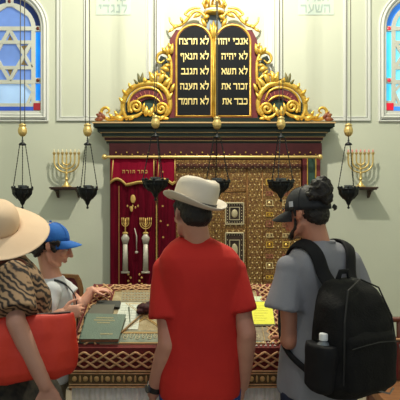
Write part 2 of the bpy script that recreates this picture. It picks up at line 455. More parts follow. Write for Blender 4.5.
# doors: gilded leaf faces with studs
md = bpy.data.materials.new('gilded_lattice'); md.use_nodes = True
nt_ = md.node_tree; b_ = nt_.nodes['Principled BSDF']; b_.inputs['Roughness'].default_value = .5; b_.inputs['Metallic'].default_value = .25
tc = nt_.nodes.new('ShaderNodeTexCoord'); mp = nt_.nodes.new('ShaderNodeMapping'); mp.inputs['Rotation'].default_value = (PI / 2, 0, 0)
nt_.links.new(tc.outputs['Object'], mp.inputs[0])
br = nt_.nodes.new('ShaderNodeTexBrick'); br.offset = .5; br.inputs['Scale'].default_value = 20
br.inputs['Color1'].default_value = rgb(158, 120, 56); br.inputs['Color2'].default_value = rgb(128, 78, 46); br.inputs['Mortar'].default_value = rgb(70, 46, 24)
br.inputs['Mortar Size'].default_value = .05; br.inputs['Brick Width'].default_value = .5; br.inputs['Row Height'].default_value = .55
nt_.links.new(mp.outputs[0], br.inputs['Vector'])
vo = nt_.nodes.new('ShaderNodeTexVoronoi'); vo.inputs['Scale'].default_value = 55
nt_.links.new(tc.outputs['Object'], vo.inputs['Vector'])
rp = nt_.nodes.new('ShaderNodeValToRGB'); rp.color_ramp.elements[0].color = rgb(214, 180, 108); rp.color_ramp.elements[1].color = rgb(96, 66, 34)
rp.color_ramp.elements[0].position = .15; rp.color_ramp.elements[1].position = .55
nt_.links.new(vo.outputs['Distance'], rp.inputs[0])
mx = nt_.nodes.new('ShaderNodeMix'); mx.data_type = 'RGBA'; mx.inputs[0].default_value = .45
nt_.links.new(br.outputs[0], mx.inputs[6]); nt_.links.new(rp.outputs[0], mx.inputs[7]); nt_.links.new(mx.outputs[2], b_.inputs['Base Color'])
m_lat = md
m_stud = mat('stud_gold', rgb(228, 205, 150), .3, metal=.5)
m_studd = mat('bead_gold', rgb(190, 150, 66), .3, metal=.7)
YD = 5.405
def pk(u, v): p = W(u, v, YD); return p.x, p.z
def doorleaf(u0, u1, v0, v1, nm='door'):
    x0, z1 = pk(u0, v0); x1, z0 = pk(u1, v1)
    d = MB().box((x0, YD, z0), (x1, BY + .03, z1)).build(nm, m_lat, ark)
    return d
leafA = doorleaf(112, 246, 160, 348); leafB = doorleaf(246.6, 301, 160, 348)
def studs(leaf, u0, u1, v0, v1, du, dv, skip, r=.009):
    mb = MB(); v = v0; row = 0
    while v < v1:
        u = u0 + (du / 2 if row % 2 else 0)
        while u < u1:
            if not skip(u, v):
                x, z = pk(u, v); mb.ell((x, YD, z), (r, r * .8, r), seg=6, n=4)
            u += du
        v += dv; row += 1
    return mb.build('studding', m_stud, leaf, smooth=True)
sq = [(225, 244, 202.5, 224.5), (225, 244, 232.5, 268)]
insq = lambda u, v: any(a - 1 < u < b + 1 and c - 1 < v < d + 1 for a, b, c, d in sq)
studs(leafA, 177, 246, 164, 330, 5.6, 5.6, lambda u, v: insq(u, v) or abs(v - 191) < 2 or (186 < v and 205 < u < 212))
studs(leafB, 250, 300, 164, 330, 4.7, 5.2, lambda u, v: 266 < u < 273 or 283 < u < 289)
# mouldings and strips on the doors
mb = MB()
for u in (176, 222, 247, 262.5, 300.5):
    x, z = pk(u, 160); mb.tube([(x, YD, z), (x, YD, .2)], .007, 6)
for u0, u1 in ((176, 222), (212, 247)):
    x, z = pk(u0, 191.5); x2, _ = pk(u1, 191)
    mb.tube([(x, YD, z), (x2, YD, z)], .006, 6)
mb.build('door_moulding', mat('worn_bronze', rgb(122, 84, 40), .4, metal=.5), leafA, smooth=True)
cm = MB(); cp = MB(); cr2 = MB()
for u in (269.5, 286):
    v = 182
    k = 0
    while v < 330:
        x, z = pk(u, v); h = .022 if k % 2 else .034
        tgt = (cm, cr2, cp)[k % 3]
        w2 = .038
        flatframe(tgt, x - w2, z - h, x + w2, z + h, .009, YD - .008, YD + .002)
        tgt.ell((x, YD, z), (.016, .01, h * .45), seg=8, n=6)
        v += 9.4 if k % 2 else 11.5; k += 1
cm.build('cartouche_pattern', m_gold, leafB); cp.build('cartouche_pattern', m_stud, leafB); cr2.build('cartouche_pattern', mat('cartouche_red', rgb(150, 92, 70), .5), leafB)
# the two framed squares
m_pale = mat('pale_silver', rgb(196, 184, 150), .4, metal=.3)
for (a, b, c, d) in sq:
    x0, z1 = pk(a, c); x1, z0 = pk(b, d)
    f = MB(); flatframe(f, x0, z0, x1, z1, .012, YD - .02, YD)
    F = f.build('framed_square', m_pale, leafA, bevel=.003) if False else f.build('framed_square', m_pale, ark, bevel=.003)
    MB().box((x0 + .01, YD - .006, z0 + .01), (x1 - .01, YD + .001, z1 - .01)).build('square_field', mat('square_dark', rgb(52, 36, 24), .5), F)
    g = MB(); cx, cz = (x0 + x1) / 2, (z0 + z1) / 2; hw, hh = (x1 - x0) / 2, (z1 - z0) / 2
    flatframe(g, cx - hw * .55, cz - hh * .6, cx + hw * .55, cz + hh * .6, .008, YD - .016, YD)
    for k in range(7):
        for s in (-1, 1):
            g.ell((x0 + .022 + k * (x1 - x0 - .044) / 6, YD - .008, cz + s * (hh - .026)), .006, seg=6, n=4)
            g.ell((cx + s * (hw - .026), YD - .008, z0 + .022 + k * (z1 - z0 - .044) / 6), .006, seg=6, n=4)
    g.ell((cx, YD - .008, cz), (hw * .34, .012, hh * .38), seg=10, n=6)
    g.build('relief', m_pale, F)
# dark red band with beads below the frieze
x0, z1 = pk(112, 161); x1, z0 = pk(301, 171)
bnd = MB().box((x0, YD - .012, z0 + .03), (x1, YD + .005, z1 - .03)).build('head_band', mat('band_oxblood', rgb(62, 20, 20), .6, col2=rgb(110, 60, 36), scale=40), ark)
mb = MB(); n = 62
for k in range(n):
    u = 113 + k * 187 / n; x, z = pk(u, 165.2 + (k % 2) * 2.6); mb.ell((x, YD - .014, z), .006, seg=6, n=4)
mb.build('bead_trim', m_stud, bnd, smooth=True)
mb = MB()
for k in range(38):
    u = 116 + k * 5.4; p = W(u, 152.5 + (k % 2) * 2, 5.39); mb.ell(p, .0068 if k % 2 else .009, seg=6, n=4)
mb.build('bead_trim', m_goldp, ark, smooth=True)
# curtain rod with brackets
rz = W(0, 157, 5.32).z; xa = W(104.5, 0, 5.32).x; xb = W(320, 0, 5.32).x
rod = MB().tube([(xa, 5.32, rz), (xb, 5.32, rz)], .0155, 12).build('curtain_rod', m_brass, ark, smooth=True, auto=.7)
for x in (xa, xb):
    MB().ell((x, 5.32, rz), .03, seg=12, n=8).build('finial', m_brass, rod, smooth=True)
mb = MB()
for x in (xa + .07, XC, xb - .07): mb.tube([(x, 5.325, rz), (x, 5.41, rz)], .008, 8)
mb.build('rod_bracket', m_brass, rod, smooth=True)

# ---- pediment
YP = 5.43
def pp(u, v): p = W(u, v, YP); return (p.x, p.z)
def mir(u): return 428 - u
ZB = 2.478
ped = MB()
poly = [pp(130, 122.4), pp(131, 108), pp(136, 97), pp(146, 89), pp(158, 87), pp(165, 92), pp(168, 74), pp(172, 62), pp(256, 62), pp(260, 74), pp(263, 92), pp(270, 87), pp(282, 89), pp(292, 97), pp(297, 108), pp(298, 122.4)]
MB().prism(poly, YP + .01, YP + .05).build('pediment_board', m_teal, ark)
pl = MB().box((pp(124, 0)[0], YP - .03, ZB), (pp(304, 0)[0], YP + .06, W(0, 118.2, YP).z)).build('plinth', m_green, ark, bevel=.003)
# maroon surround behind the tablets
def archpoly(uc, hw, vtop, vbot, n=18):
    # semicircular head
    r = hw; c = pp(uc, vtop + hw); R = (pp(uc + hw, 0)[0] - pp(uc, 0)[0])
    return arc(c[0], c[1], R, 0, PI, n) + [pp(uc - hw, vbot), pp(uc + hw, vbot)]
MB().prism([pp(169.5, 118), pp(169.5, 40), pp(176, 30), pp(252, 30), pp(257, 40), pp(257.5, 118)], YP - .005, YP + .03).build('tablet_surround', m_pink, ark)
MB().prism([pp(203, 40), pp(203, 20), pp(208, 12), pp(219, 12), pp(224, 20), pp(224, 40)], YP, YP + .03).build('crest_board', mat('slate_blue', rgb(112, 130, 142), .5), ark)
L = [['לא תרצח', 'לא תנאף', 'לא תגנב', 'לא תענה', 'לא תחמד'], ['אנכי יהוה', 'לא יהיה', 'לא תשא', 'זכור את', 'כבד את']]
for uc, ln, lab in ((194, L[0], 1), (232.5, L[1], 0)):
    t = MB().prism(archpoly(uc, 18.8, 24.5, 118), YP - .03, YP + .01).build('tablet', mat('tablet_rim', rgb(150, 92, 60), .45, metal=.2), ark)
    r = MB()
    for hw, rr in ((17.6, .011),):
        ap = archpoly(uc, hw, 26, 116.5); r.tube([Vector((p[0], YP - .032, p[1])) for p in ap], rr, 8, closed=True)
    r.build('gilded_rim', m_gold, t, smooth=True)
    MB().prism(archpoly(uc, 16.3, 27.6, 115.5), YP - .038, YP - .02).build('tablet_face', m_slate, t)
    x0, z0 = pp(uc + 15.3, 45.6)
    tx = heb_mb(ln, .066, 14.9 * YP / 500, lambda x, y, d: Vector((x0 + x, YP - .038 - d, z0 + y)), .004, xs=.84, gap=.10)
    tx.build('lettering', mat('letter_gold', rgb(232, 212, 140), .4, metal=.2), t)
# gilded columns between the tablets
p0 = pp(213.2, 118); p1 = pp(213.2, 40)
MB().tube([(p0[0], YP - .04, p0[1]), (p1[0], YP - .04, p1[1])], .012, 8).build('divider', m_gold, ark, smooth=True)

# carving -----------------------------------------------------------------
def carve(mb, pts, r, y=YP - .02, seg=8, k=5, taper=True, flat=.8, mirror=False):
    P = smoothpath([(u, v, 0) for u, v in pts], k)
    n = len(P)
    path = []; rad = []
    for i, p in enumerate(P):
        u = mir(p.x) if mirror else p.x
        a, c = pp(u, p.y); path.append(Vector((a, y, c)))
        t = i / (n - 1)
        rr = r if isinstance(r, (int, float)) else interp(r[0], r[1], t)
        if taper: rr *= .35 + .65 * math.sin(PI * min(1, max(0, .12 + .83 * t))) ** .6
        rad.append((rr * flat, rr))
    mb.tube(path, rad, seg, up=(0, 1, 0), dome=True)
def spiral(cu_, cv, r0, r1, a0, turns, n=22):
    """photograph-measure spiral, angle 0 = right, positive = counter-clockwise on the wall"""
    out = []
    for i in range(n + 1):
        t = i / n; r = r0 + (r1 - r0) * t; a = a0 + turns * 2 * PI * t
        out.append((cu_ + r * math.cos(a), cv - r * math.sin(a)))
    return out
def leaf(mb, base, tip, wid, y=YP - .03, bend=0, mirror=False):
    """a carved leaf: pointed blade with a raised spine"""
    b = Vector(base); t = Vector(tip); d = t - b; n = Vector((-d.y, d.x)).normalized()
    pts = []; rad = []
    for i in range(9):
        s = i / 8; p = b + d * s + n * bend * math.sin(PI * s)
        u = mir(p.x) if mirror else p.x
        a, c = pp(u, p.y); pts.append(Vector((a, y - .012 * math.sin(PI * s), c)))
        ww = wid * (math.sin(PI * min(1, .08 + .92 * s ** .8)) ** .8 + .06) * YP / 500
        rad.append((ww * .55, ww))
    mb.tube(pts, rad, 8, up=(0, 1, 0))
for side in (0, 1):
    mr_ = bool(side)
    g = MB()
    c_ = lambda pts, r, **k: carve(g, pts, r, mirror=mr_, **k)
    l_ = lambda a, b, w_, **k: leaf(g, a, b, w_, mirror=mr_, **k)
    # outer arch of the shell
    c_([(127, 119.5), (123.5, 112), (123.5, 103), (128, 93), (137, 86), (149, 83.5), (160, 86), (167, 93), (170, 103), (169, 112), (163, 118)], (.030, .034))
    c_([(129, 112), (129, 102), (134, 93.5), (142, 89), (151, 88.5), (159, 92), (163, 100)], .014, y=YP - .03)
    # volutes
    c_(spiral(136.5, 107.5, 6.6, 1.2, PI * 1.25, -1.6), .017, y=YP - .035, taper=False)
    c_(spiral(161.5, 109.5, 6.4, 1.2, -PI * .25, 1.6), .017, y=YP - .035, taper=False)
    # inner arch
    c_([(138, 100), (143, 97.5), (149, 96.5), (155, 98), (160, 102)], .012, y=YP - .034)
    # lower sweep under the volutes and acanthus
    c_([(124, 118), (131, 117.5), (138, 116), (143, 112.5)], .02, y=YP - .03)
    c_([(168, 119), (162, 118.5), (156, 117), (152, 113)], .018, y=YP - .03)
    l_((146, 117), (147, 106), 2.6); l_((150, 117), (153, 107), 2.2); l_((149, 116), (149, 110), 2)
    # tail running out along the cornice
    c_([(124, 104), (122.5, 112), (117, 118), (110, 119.5), (104, 117.5), (101.5, 112.5), (104, 108.5), (108, 108.5), (109.5, 111.5), (107, 113.5)], (.024, .014))
    l_((124, 120), (113, 117), 2.6)
    # crest leaves
    l_((152, 84), (149, 72), 2.6, bend=1.5); l_((156, 84), (158, 71), 2.6, bend=-1.5); l_((147, 84), (143, 78), 2.2)
    l_((160, 84), (166, 73), 2.8, bend=-1); l_((163, 88), (171, 78), 2.4)
    # C scroll beside the tablets
    c_([(171, 84), (171.5, 74), (171, 63), (168, 55), (162, 53), (157.5, 56.5), (157.5, 61.5), (161, 63.5), (164, 61)], (.022, .014))
    c_([(153, 80), (159, 75.5), (166, 77), (169.5, 83), (167, 90), (162, 90), (161, 86)], (.02, .012), y=YP - .03)
    l_((169, 72), (160, 69), 2.2, bend=1); l_((170, 66), (163, 67), 1.8); l_((171, 55), (173, 44), 2.2); l_((168, 56), (167, 46), 2)
    l_((166, 54), (162, 48), 1.8)
    # ribbon over the tablet head
    c_([(169.5, 18.5), (171, 23.5), (175.5, 27), (181, 25.5), (186, 21.5), (190, 16.5), (194, 12.5), (199, 12), (204, 15)], (.013, .022), y=YP - .02)
    c_([(186, 14.5), (189.5, 11), (195, 9), (200, 9.5)], .015, y=YP - .03)
    c_([(187.5, 17), (185, 15), (187, 12.5)], .012, y=YP - .03)
    c_([(200, 12), (205, 17), (207, 22)], .016)
    l_((178, 26), (172, 31), 1.8); l_((201, 15), (193, 19), 2)
    # small acanthus sprays along the outer arch and inside the scrolls
    for a_, b_, w_ in (((124, 104), (119.5, 98), 1.6), ((127, 96), (122.5, 90), 1.7), ((132, 90), (129, 83.5), 1.7), ((165, 117), (158, 121), 1.8), ((135, 117), (129, 121), 1.8),
                       ((171, 93), (175, 84), 1.8), ((168, 101), (173, 93), 1.6), ((155, 81), (151, 76), 1.5), ((165, 76), (160, 71), 1.5), ((171, 62), (166, 60), 1.3), ((114, 119), (109, 114), 1.5), ((118, 117), (115, 111), 1.5),
                       ((172, 50), (168, 44), 1.5), ((143, 112), (145, 103), 1.4), ((155, 113), (154, 104), 1.4), ((174, 30), (168, 34), 1.4), ((183, 24), (180, 18), 1.4), ((192, 14), (188, 22), 1.3)):
        l_(a_, b_, w_, y=YP - .04)
    S = g.build('scroll_carving', m_gold, ark, smooth=True)
    # shell fan in maroon with gold ribs
    fan = MB(); rib = MB()
    def at(r, a):
        u = 149.5 + r * math.cos(a) * 1.05; v = 109.5 - r * math.sin(a)
        u = mir(u) if mr_ else u
        return pp(u, v)
    N = 16; A = [at(20.5, .1 + (PI - .2) * i / N) for i in range(N + 1)]; B = [at(10.5, .1 + (PI - .2) * i / N) for i in range(N + 1)]
    for i in range(N): fan.prism([A[i], A[i + 1], B[i + 1], B[i]], YP - .022, YP + .012)
    fan.build('shell_fan', mat('shell_maroon', rgb(104, 30, 40), .5), S)
    for i in range(11):
        a = .3 + (PI - .6) * i / 10; p = at(11.5, a); q_ = at(18, a)
        rib.tube([(p[0], YP - .026, p[1]), (q_[0], YP - .026, q_[1])], [.003, .006], 6)
    rib.build('fan_rib', mat('rib_rose', rgb(176, 96, 84), .5), S)
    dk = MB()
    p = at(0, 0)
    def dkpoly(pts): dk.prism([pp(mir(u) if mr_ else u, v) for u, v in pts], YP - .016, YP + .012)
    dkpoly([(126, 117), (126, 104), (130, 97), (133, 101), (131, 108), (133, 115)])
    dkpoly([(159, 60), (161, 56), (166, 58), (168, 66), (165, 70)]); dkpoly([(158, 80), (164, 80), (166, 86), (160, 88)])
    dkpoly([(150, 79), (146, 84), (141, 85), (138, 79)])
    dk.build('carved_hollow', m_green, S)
    tuft = MB()
    for a, b, w_ in (((141, 85), (138, 73.5), 1.7), ((142, 85), (143, 73), 1.7), ((139, 86), (134, 80), 1.4)): leaf(tuft, a, b, w_, mirror=mr_)
    tuft.build('leaf_tuft', mat('olive_leaf', rgb(74, 84, 48), .5, col2=rgb(120, 104, 50), scale=30), S, smooth=True)
    rl = MB()
    for a, b, w_ in (((104, 119), (95, 120.3), 2.4), ((103, 118), (96.5, 114.5), 2.2), ((106, 119), (99, 112), 1.8)): leaf(rl, a, b, w_, mirror=mr_)
    rl.build('leaf_end', mat('leaf_russet', rgb(110, 48, 40), .5, col2=rgb(150, 90, 50), scale=25), S, smooth=True)
# crown above the tablets
cw = MB(); cc = W(214.5, 14, YP - .03); cc.y = YP - .02
cw.lathe([(.085, 0), (.108, .004), (.108, .02), (.1, .026), (.1, .05), (.11, .056), (.11, .068), (.1, .07)], cc, 24, M=Matrix.Diagonal((1, .7, 1)))
for k in range(8):
    a = k * PI / 4 + .2; d = Vector((math.cos(a), math.sin(a) * .7, 0))
    cw.tube([cc + d * .1 + Vector((0, 0, .06)), cc + d * .125 + Vector((0, 0, .11)), cc + d * .1 + Vector((0, 0, .16)), cc + d * .03 + Vector((0, 0, .19))], [.014, .018, .014, .008], 8)
    cw.ell(cc + d * .112 + Vector((0, 0, .085)), .016, seg=8, n=6)
cw.ell(cc + Vector((0, 0, .205)), .028)
cw.xf(Matrix.Identity(4))
crn = cw.build('crown', m_gold, ark, smooth=True)
MB().lathe([(.1, 0), (.1035, .001), (.1035, .022), (.1, .023)], cc + Vector((0, 0, .027)), 24, M=Matrix.Diagonal((1, .7, 1))).build('crown_band', mat('band_white', rgb(205, 208, 205), .4), crn)
g = MB()
for tp, w_ in (((213.5, 21), 2.4), ((210, 24), 2), ((217, 24), 2)): leaf(g, (213.5, 40), tp, w_)
for s in (0, 1):
    leaf(g, (206, 28), (201, 19), 2, mirror=bool(s)); leaf(g, (209, 16), (203, 21), 2.2, mirror=bool(s))
g.build('palmette', m_gold, ark, smooth=True)

# ---------------------------------------------------------------- velvet curtain
m_vel = mat('velvet', rgb(98, 6, 30), .85, spec=.1, col2=rgb(76, 4, 22), scale=14, stretch=(3, 3, .3))
m_vel2 = mat('valance_velvet', rgb(132, 10, 42), .8, spec=.12)
m_silver = mat('silver_thread', rgb(186, 180, 168), .45, metal=.2)
m_gthr = mat('gold_thread', rgb(205, 170, 96), .5, metal=.2)
CY = 5.36
def cx_(u): return W(u, 0, CY).x
def cz_(v): return W(0, v, CY).z
cur = thing('velvet_curtain', (cx_(143), CY, .15), 'dark crimson velvet ark curtain with silver menorah embroidery, drawn to the left under the rod', 'curtain')
def foldsheet(u0, u1, z0, z1, amp, nf, y, bottom=None, nx=60, nz=14, th=.008, ph=0):
    mb = MB(); rows = []
    for b in range(2):
        for j in range(nz + 1):
            for i in range(nx + 1):
                s = i / nx; t = j / nz
                x = cx_(u0) + (cx_(u1) - cx_(u0)) * s
                zb = z0 + (bottom(s) if bottom else 0)
                z = z1 + (zb - z1) * t
                yy = y - amp * (.35 + .65 * t) * (math.sin(s * nf * 2 * PI + ph) + .35 * math.sin(s * nf * 5.1 * PI + 1)) * .5 - b * th
                mb.v.append(Vector((x, yy, z)))
    M_ = (nx + 1) * (nz + 1)
    for b in range(2):
        for j in range(nz):
            for i in range(nx):
                a = b * M_ + j * (nx + 1) + i; f = (a, a + 1, a + nx + 2, a + nx + 1); mb.f.append(f if b else f[::-1])
    idx = lambda b, i, j: b * M_ + j * (nx + 1) + i
    for i in range(nx):
        for j in (0, nz): mb.f.append((idx(0, i, j), idx(0, i + 1, j), idx(1, i + 1, j), idx(1, i, j)))
    for j in range(nz):
        for i in (0, nx): mb.f.append((idx(0, i, j), idx(0, i, j + 1), idx(1, i, j + 1), idx(1, i, j)))
    return mb
foldsheet(110.8, 155.5, .15, rz - .012, .03, 5, CY + .005).build('curtain_panel', m_vel, cur, smooth=True)
foldsheet(158.2, 176, .15, rz - .012, .022, 2, CY + .005).build('curtain_panel', m_vel, cur, smooth=True)
sc1 = lambda s: .042 * abs(math.sin(s * PI * 2.2 + .7)) - .022 + .022 * math.sin(s * 9)
sc2 = lambda s: .05 * abs(math.sin(s * PI * 1.0 + .5)) - .012
zv = cz_(183)
for (u0, u1, sc, nf) in ((111, 154.5, sc1, 3), (156.8, 175.5, sc2, 1.5)):
    v = foldsheet(u0, u1, zv, rz - .008, .014, nf, CY - .016, bottom=sc, nz=8, ph=1).build('valance', m_vel2, cur, smooth=True)
    fr = MB(); pts = [Vector((cx_(u0) + (cx_(u1) - cx_(u0)) * i / 40, CY - .03, zv + sc(i / 40) + .006)) for i in range(41)]
    fr.tube(pts, [(.006, .011)] * 41, 6, up=(0, 1, 0))
    for i in range(0, 41):
        fr.tube([pts[i], pts[i] - Vector((0, 0, .022))], .0035, 5)
    fr.tube([(cx_(u0) + .012, CY - .034, zv + .03), (cx_(u0) + .03, CY - .03, rz - .02)], .006, 6)
    fr.tube([(cx_(u1) - .004, CY - .034, zv + .03), (cx_(u1) - .004, CY - .03, rz - .02)], .006, 6)
    fr.build('gold_fringe', m_gthr, v, smooth=True)
heb_mb(['כתר תורה'], .034, .1, lambda x, y, d: Vector((cx_(136) + x, CY - .038 - d, cz_(173.5) + y)), .003, align='C', gap=.35).build('valance_lettering', m_gthr, cur)
# embroidery
def emb_menorah(u, tops):
    g = MB(); s_ = MB(); P = CY / 500; x0 = cx_(u); y = CY - .036
    z = lambda v: cz_(v)
    s_.tube([(x0, y, z(272)), (x0, y, z(243))], [(.008, .030), (.008, .024)], 8, up=(0, 1, 0))
    s_.tube([(x0, y, z(244)), (x0, y, z(238)), (x0, y, z(234))], [(.008, .026), (.012, .046), (.006, .02)], 10, up=(0, 1, 0))
    s_.tube([(x0 - .044, y, z(272)), (x0 + .044, y, z(272))], .012, 6)
    g.tube([(x0, y, z(236)), (x0, y, z(218))], .007, 6)
    for r in (.020, .040, .060) if tops else (.018, .036):
        g.tube([Vector((x0 + r * math.cos(a), y, z(222.5) + r * math.sin(a) * 1.1)) for a in [PI + PI * i / 12 for i in range(13)]], .0052, 6)
        for s in (-1, 1): g.tube([(x0 + s * r, y, z(222.5)), (x0 + s * r, y, z(217.5))], .0052, 6)
    g.ell((x0, y, z(233)), (.03, .008, .016))
    g.build('embroidered_menorah', m_gthr, cur, smooth=True)
    s_.build('embroidered_shaft', m_silver, cur, smooth=True)
emb_menorah(125.8, 0); emb_menorah(146, 1)
y = CY - .036
MB().tube([(cx_(135), y, cz_(228)), (cx_(137), y, cz_(236)), (cx_(137), y, cz_(250))], [.005, .008, .006], 6).ell((cx_(137), y, cz_(252)), (.018, .006, .014)).build('embroidered_pointer', m_silver, cur, smooth=True)
g = MB().ell((cx_(133.5), y, cz_(199)), (.028, .006, .045), seg=10).ell((cx_(132), y, cz_(209)), (.016, .006, .03))
for k in range(5): g.ell((cx_(128 + k * 2.6), y, cz_(206 + 1.5 * (k % 2))), (.008, .006, .014), seg=6, n=5)
for uu in (130, 141):
    for k in range(4): g.ell((cx_(uu + (-1.2, 1.2)[k % 2]), y, cz_(274 + k * 3.2)), (.012, .006, .012), seg=6, n=5)
g.build('embroidered_crown', m_gthr, cur, smooth=True)
s_ = MB()
for (uu, vv) in ((163, 172), (163, 206), (163.4, 237), (161, 221), (169, 190), (168, 225), (162.5, 258), (169, 250)):
    for k in range(3):
        a = k * PI / 3; dx, dz = .011 * math.cos(a), .011 * math.sin(a)
        s_.tube([(cx_(uu) - dx, y, cz_(vv) - dz), (cx_(uu) + dx, y, cz_(vv) + dz)], .003, 5)
s_.build('embroidered_star', m_gthr, cur)
MB().tube([(cx_(156.9), CY - .028, cz_(205)), (cx_(156.9), CY - .028, cz_(300))], .005, 6).build('edge_trim', m_gthr, cur)
MB().tube([(cx_(119.5), CY - .034, cz_(186)), (cx_(119.5), CY - .034, cz_(300))], .0025, 6).build('edge_trim', m_gthr, cur)

# ---------------------------------------------------------------- hanging oil lamps
m_iron = mat('black_iron', rgb(26, 30, 34), .45, metal=.5)
m_wire = mat('lamp_wire', rgb(70, 68, 58), .5, metal=.4)
def make_lamp(black_seed=0):
    t = thing('hanging_lamp', (0, 0, 0), 'x', 'lamp', 'oil lamps hung across the ark wall')
    # origin = bottom tip of the bowl
    w_ = MB()
    for dx in (-.022, .022): w_.tube([(dx, 0, .79), (dx * .8, 0, 4.7)], .0042, 6)
    w_.build('suspension_wire', m_wire, t, local=True)
    MB().lathe([(.004, .72), (.02, .724), (.03, .735), (.04, .752), (.043, .77), (.042, .772), (.044, .78), (.042, .788), (.038, .805), (.03, .82), (.034, .828), (.036, .835), (.03, .842), (.016, .848), (.006, .855)], (0, 0, 0), 20).build('brass_weight', m_brass, t, smooth=True, local=True)
    MB().lathe([(.004, .73), (.006, .69), (.01, .685), (.008, .665), (.03, .652), (.036, .64), (.034, .634), (.006, .64)], (0, 0, 0), 16).build('chain_cap', m_iron, t, smooth=True, local=True)
    for k in range(3):
        a = PI / 2 + k * 2 * PI / 3 + .35
        ch = MB(); n = 30
        p0 = Vector((.03 * math.cos(a), .03 * math.sin(a), .64)); p1 = Vector((.095 * math.cos(a), .095 * math.sin(a), .225))
        ch.tube([p0.lerp(p1, i / n) for i in range(n + 1)], [.0030 if i % 2 else .0055 for i in range(n + 1)], 5)
        ch.build('chain', m_iron, t, local=True)
    bw = MB().lathe([(.003, 0), (.010, .004), (.012, .018), (.006, .026), (.010, .04), (.018, .05), (.026, .075), (.05, .105), (.074, .13), (.084, .155), (.09, .175), (.088, .182), (.1, .19), (.104, .2), (.098, .208), (.085, .205), (.08, .18), (.05, .13), (.001, .11)], (0, 0, 0), 24)
    for k in range(9):
        a = k * 2 * PI / 9; bw.ell((.095 * math.cos(a), .095 * math.sin(a), .214), (.012, .012, .014), seg=6, n=5)
        bw.tube([(.05 * math.cos(a), .05 * math.sin(a), .1), (.085 * math.cos(a), .085 * math.sin(a), .15), (.094 * math.cos(a), .094 * math.sin(a), .2)], [.004, .009, .006], 6)
    bw.build('oil_bowl', m_iron, t, smooth=True, local=True)
    MB().lathe([(.03, .12), (.036, .2), (.045, .235), (.044, .236), (.034, .2), (.028, .125)], (0, 0, 0), 14).build('glass_cup', mat('lamp_glass', rgb(60, 66, 70), .1), t, smooth=True, local=True)
    return t
LL = [(22.5, 209, 'black hanging oil lamp leftmost of all, in front of the wall below the blue window'),
      (87.5, 209, 'black hanging oil lamp between the left wall shelf and the ark'),
      (155.5, 201, 'black hanging oil lamp in front of the crimson velvet curtain'),
      (217, 202, 'black hanging oil lamp in front of the gilded doors, just right of the cream hat'),
      (281, 202, 'black hanging oil lamp in front of the gilded doors, just above the black cap bill'),
      (348.5, 209, 'black hanging oil lamp rightmost of all, its bowl by the right menorah shelf')]
lamp0 = None
for i, (u, v, lab) in enumerate(LL):
    o = make_lamp() if i == 0 else copy_tree(lamp0)
    if i == 0: lamp0 = o
    o.location = W(u, v, 4.65); o.scale = (.95, .95, .935); o['label'] = lab
    o.rotation_euler.z = i * .6
    if i in (2, 3, 4):
        for q_ in o.children:
            if q_.name.startswith(('chain', 'oil_bowl', 'glass_cup')) and not q_.name.startswith('chain_cap'): q_.scale = (1.28, 1.28, 1)

# ---------------------------------------------------------------- shelves and menorahs
m_wood = mat('dark_walnut', rgb(52, 36, 30), .45, col2=rgb(70, 46, 36), scale=8, stretch=(1, 6, 6))
m_wax = mat('candle_cream', rgb(228, 216, 180), .5)
m_pinkb = mat('candle_pink', rgb(226, 150, 140), .4)
def make_shelf(u, lab):
    c = W(u, 187.5, 5.37); c.y = 5.45
    t = thing('wall_shelf', (c.x, WY, c.z - .09), lab, 'shelf', 'small dark wall shelves')
    MB().box((c.x - .16, WY - .2, c.z - .012), (c.x + .16, WY - .001, c.z + .006)).build('board', m_wood, t, bevel=.003)
    MB().box((c.x - .15, WY - .185, c.z - .024), (c.x + .15, WY - .001, c.z - .012)).build('apron', m_wood, t)
    for s in (-1, 1):
        x = c.x + s * .115
        MB().prism([(WY - .17, c.z - .022), (WY - .002, c.z - .022), (WY - .002, c.z - .11), (WY - .03, c.z - .10), (WY - .08, c.z - .05)], x - .01, x + .01, f=lambda a, b, d: Vector((d, a, b))).build('bracket', m_wood, t)
    return Vector((c.x, WY - .1, c.z + .006))
def make_menorah(loc, lab, cm_, tips):
    t = thing('menorah', loc, lab, 'menorah', 'brass seven branched menorahs')
    L_ = Vector(loc)
    def b(mb, n, m): return mb.build(n, m, t, smooth=True, auto=.8)
    bm_ = MB()
    bm_.lathe([(.052, 0), (.055, .006), (.05, .014), (.034, .02), (.028, .036), (.016, .05), (.012, .075), (.02, .088), (.014, .1), (.011, .14), (.016, .15), (.010, .16)], L_, 20)
    b(bm_, 'base', m_brass)
    br_ = MB(); br_.tube([L_ + Vector((0, 0, .15)), L_ + Vector((0, 0, .355))], .0085, 8)
    for r in (.045, .09, .135):
        zc = .285
        P_ = [L_ + Vector((-r, 0, .355)), L_ + Vector((-r, 0, zc))] + [L_ + Vector((r * math.cos(a), 0, zc + r * .92 * math.sin(a))) for a in [PI + PI * i / 16 for i in range(1, 16)]] + [L_ + Vector((r, 0, zc)), L_ + Vector((r, 0, .355))]
        br_.tube(P_, .0085, 8, up=(0, 1, 0))
    for z in (.15, .195, .24): br_.ell(L_ + Vector((0, 0, z)), (.016, .016, .01), seg=10, n=6)
    b(br_, 'branch', m_brass)
    for k in range(-3, 4):
        p = L_ + Vector((k * .045, 0, .355))
        cup = b(MB().lathe([(.007, -.012), (.009, 0), (.017, .008), (.017, .024), (.015, .025), (.01, .012)], p, 12), 'candle_cup', m_brass)
        MB().lathe([(.007, .01), (.007, .03), (.0095, .04), (.006, .052), (.001, .06)], p, 8).build('candle', cm_, t, smooth=True)
    return t
p = make_shelf(64.5, 'small dark wall shelf left of the ark, under the menorah with cream candle tips')
make_menorah(p, 'brass seven-branched menorah on the shelf left of the ark', m_wax, 0)
p = make_shelf(363, 'small dark wall shelf right of the ark, under the menorah with pink candle tips')
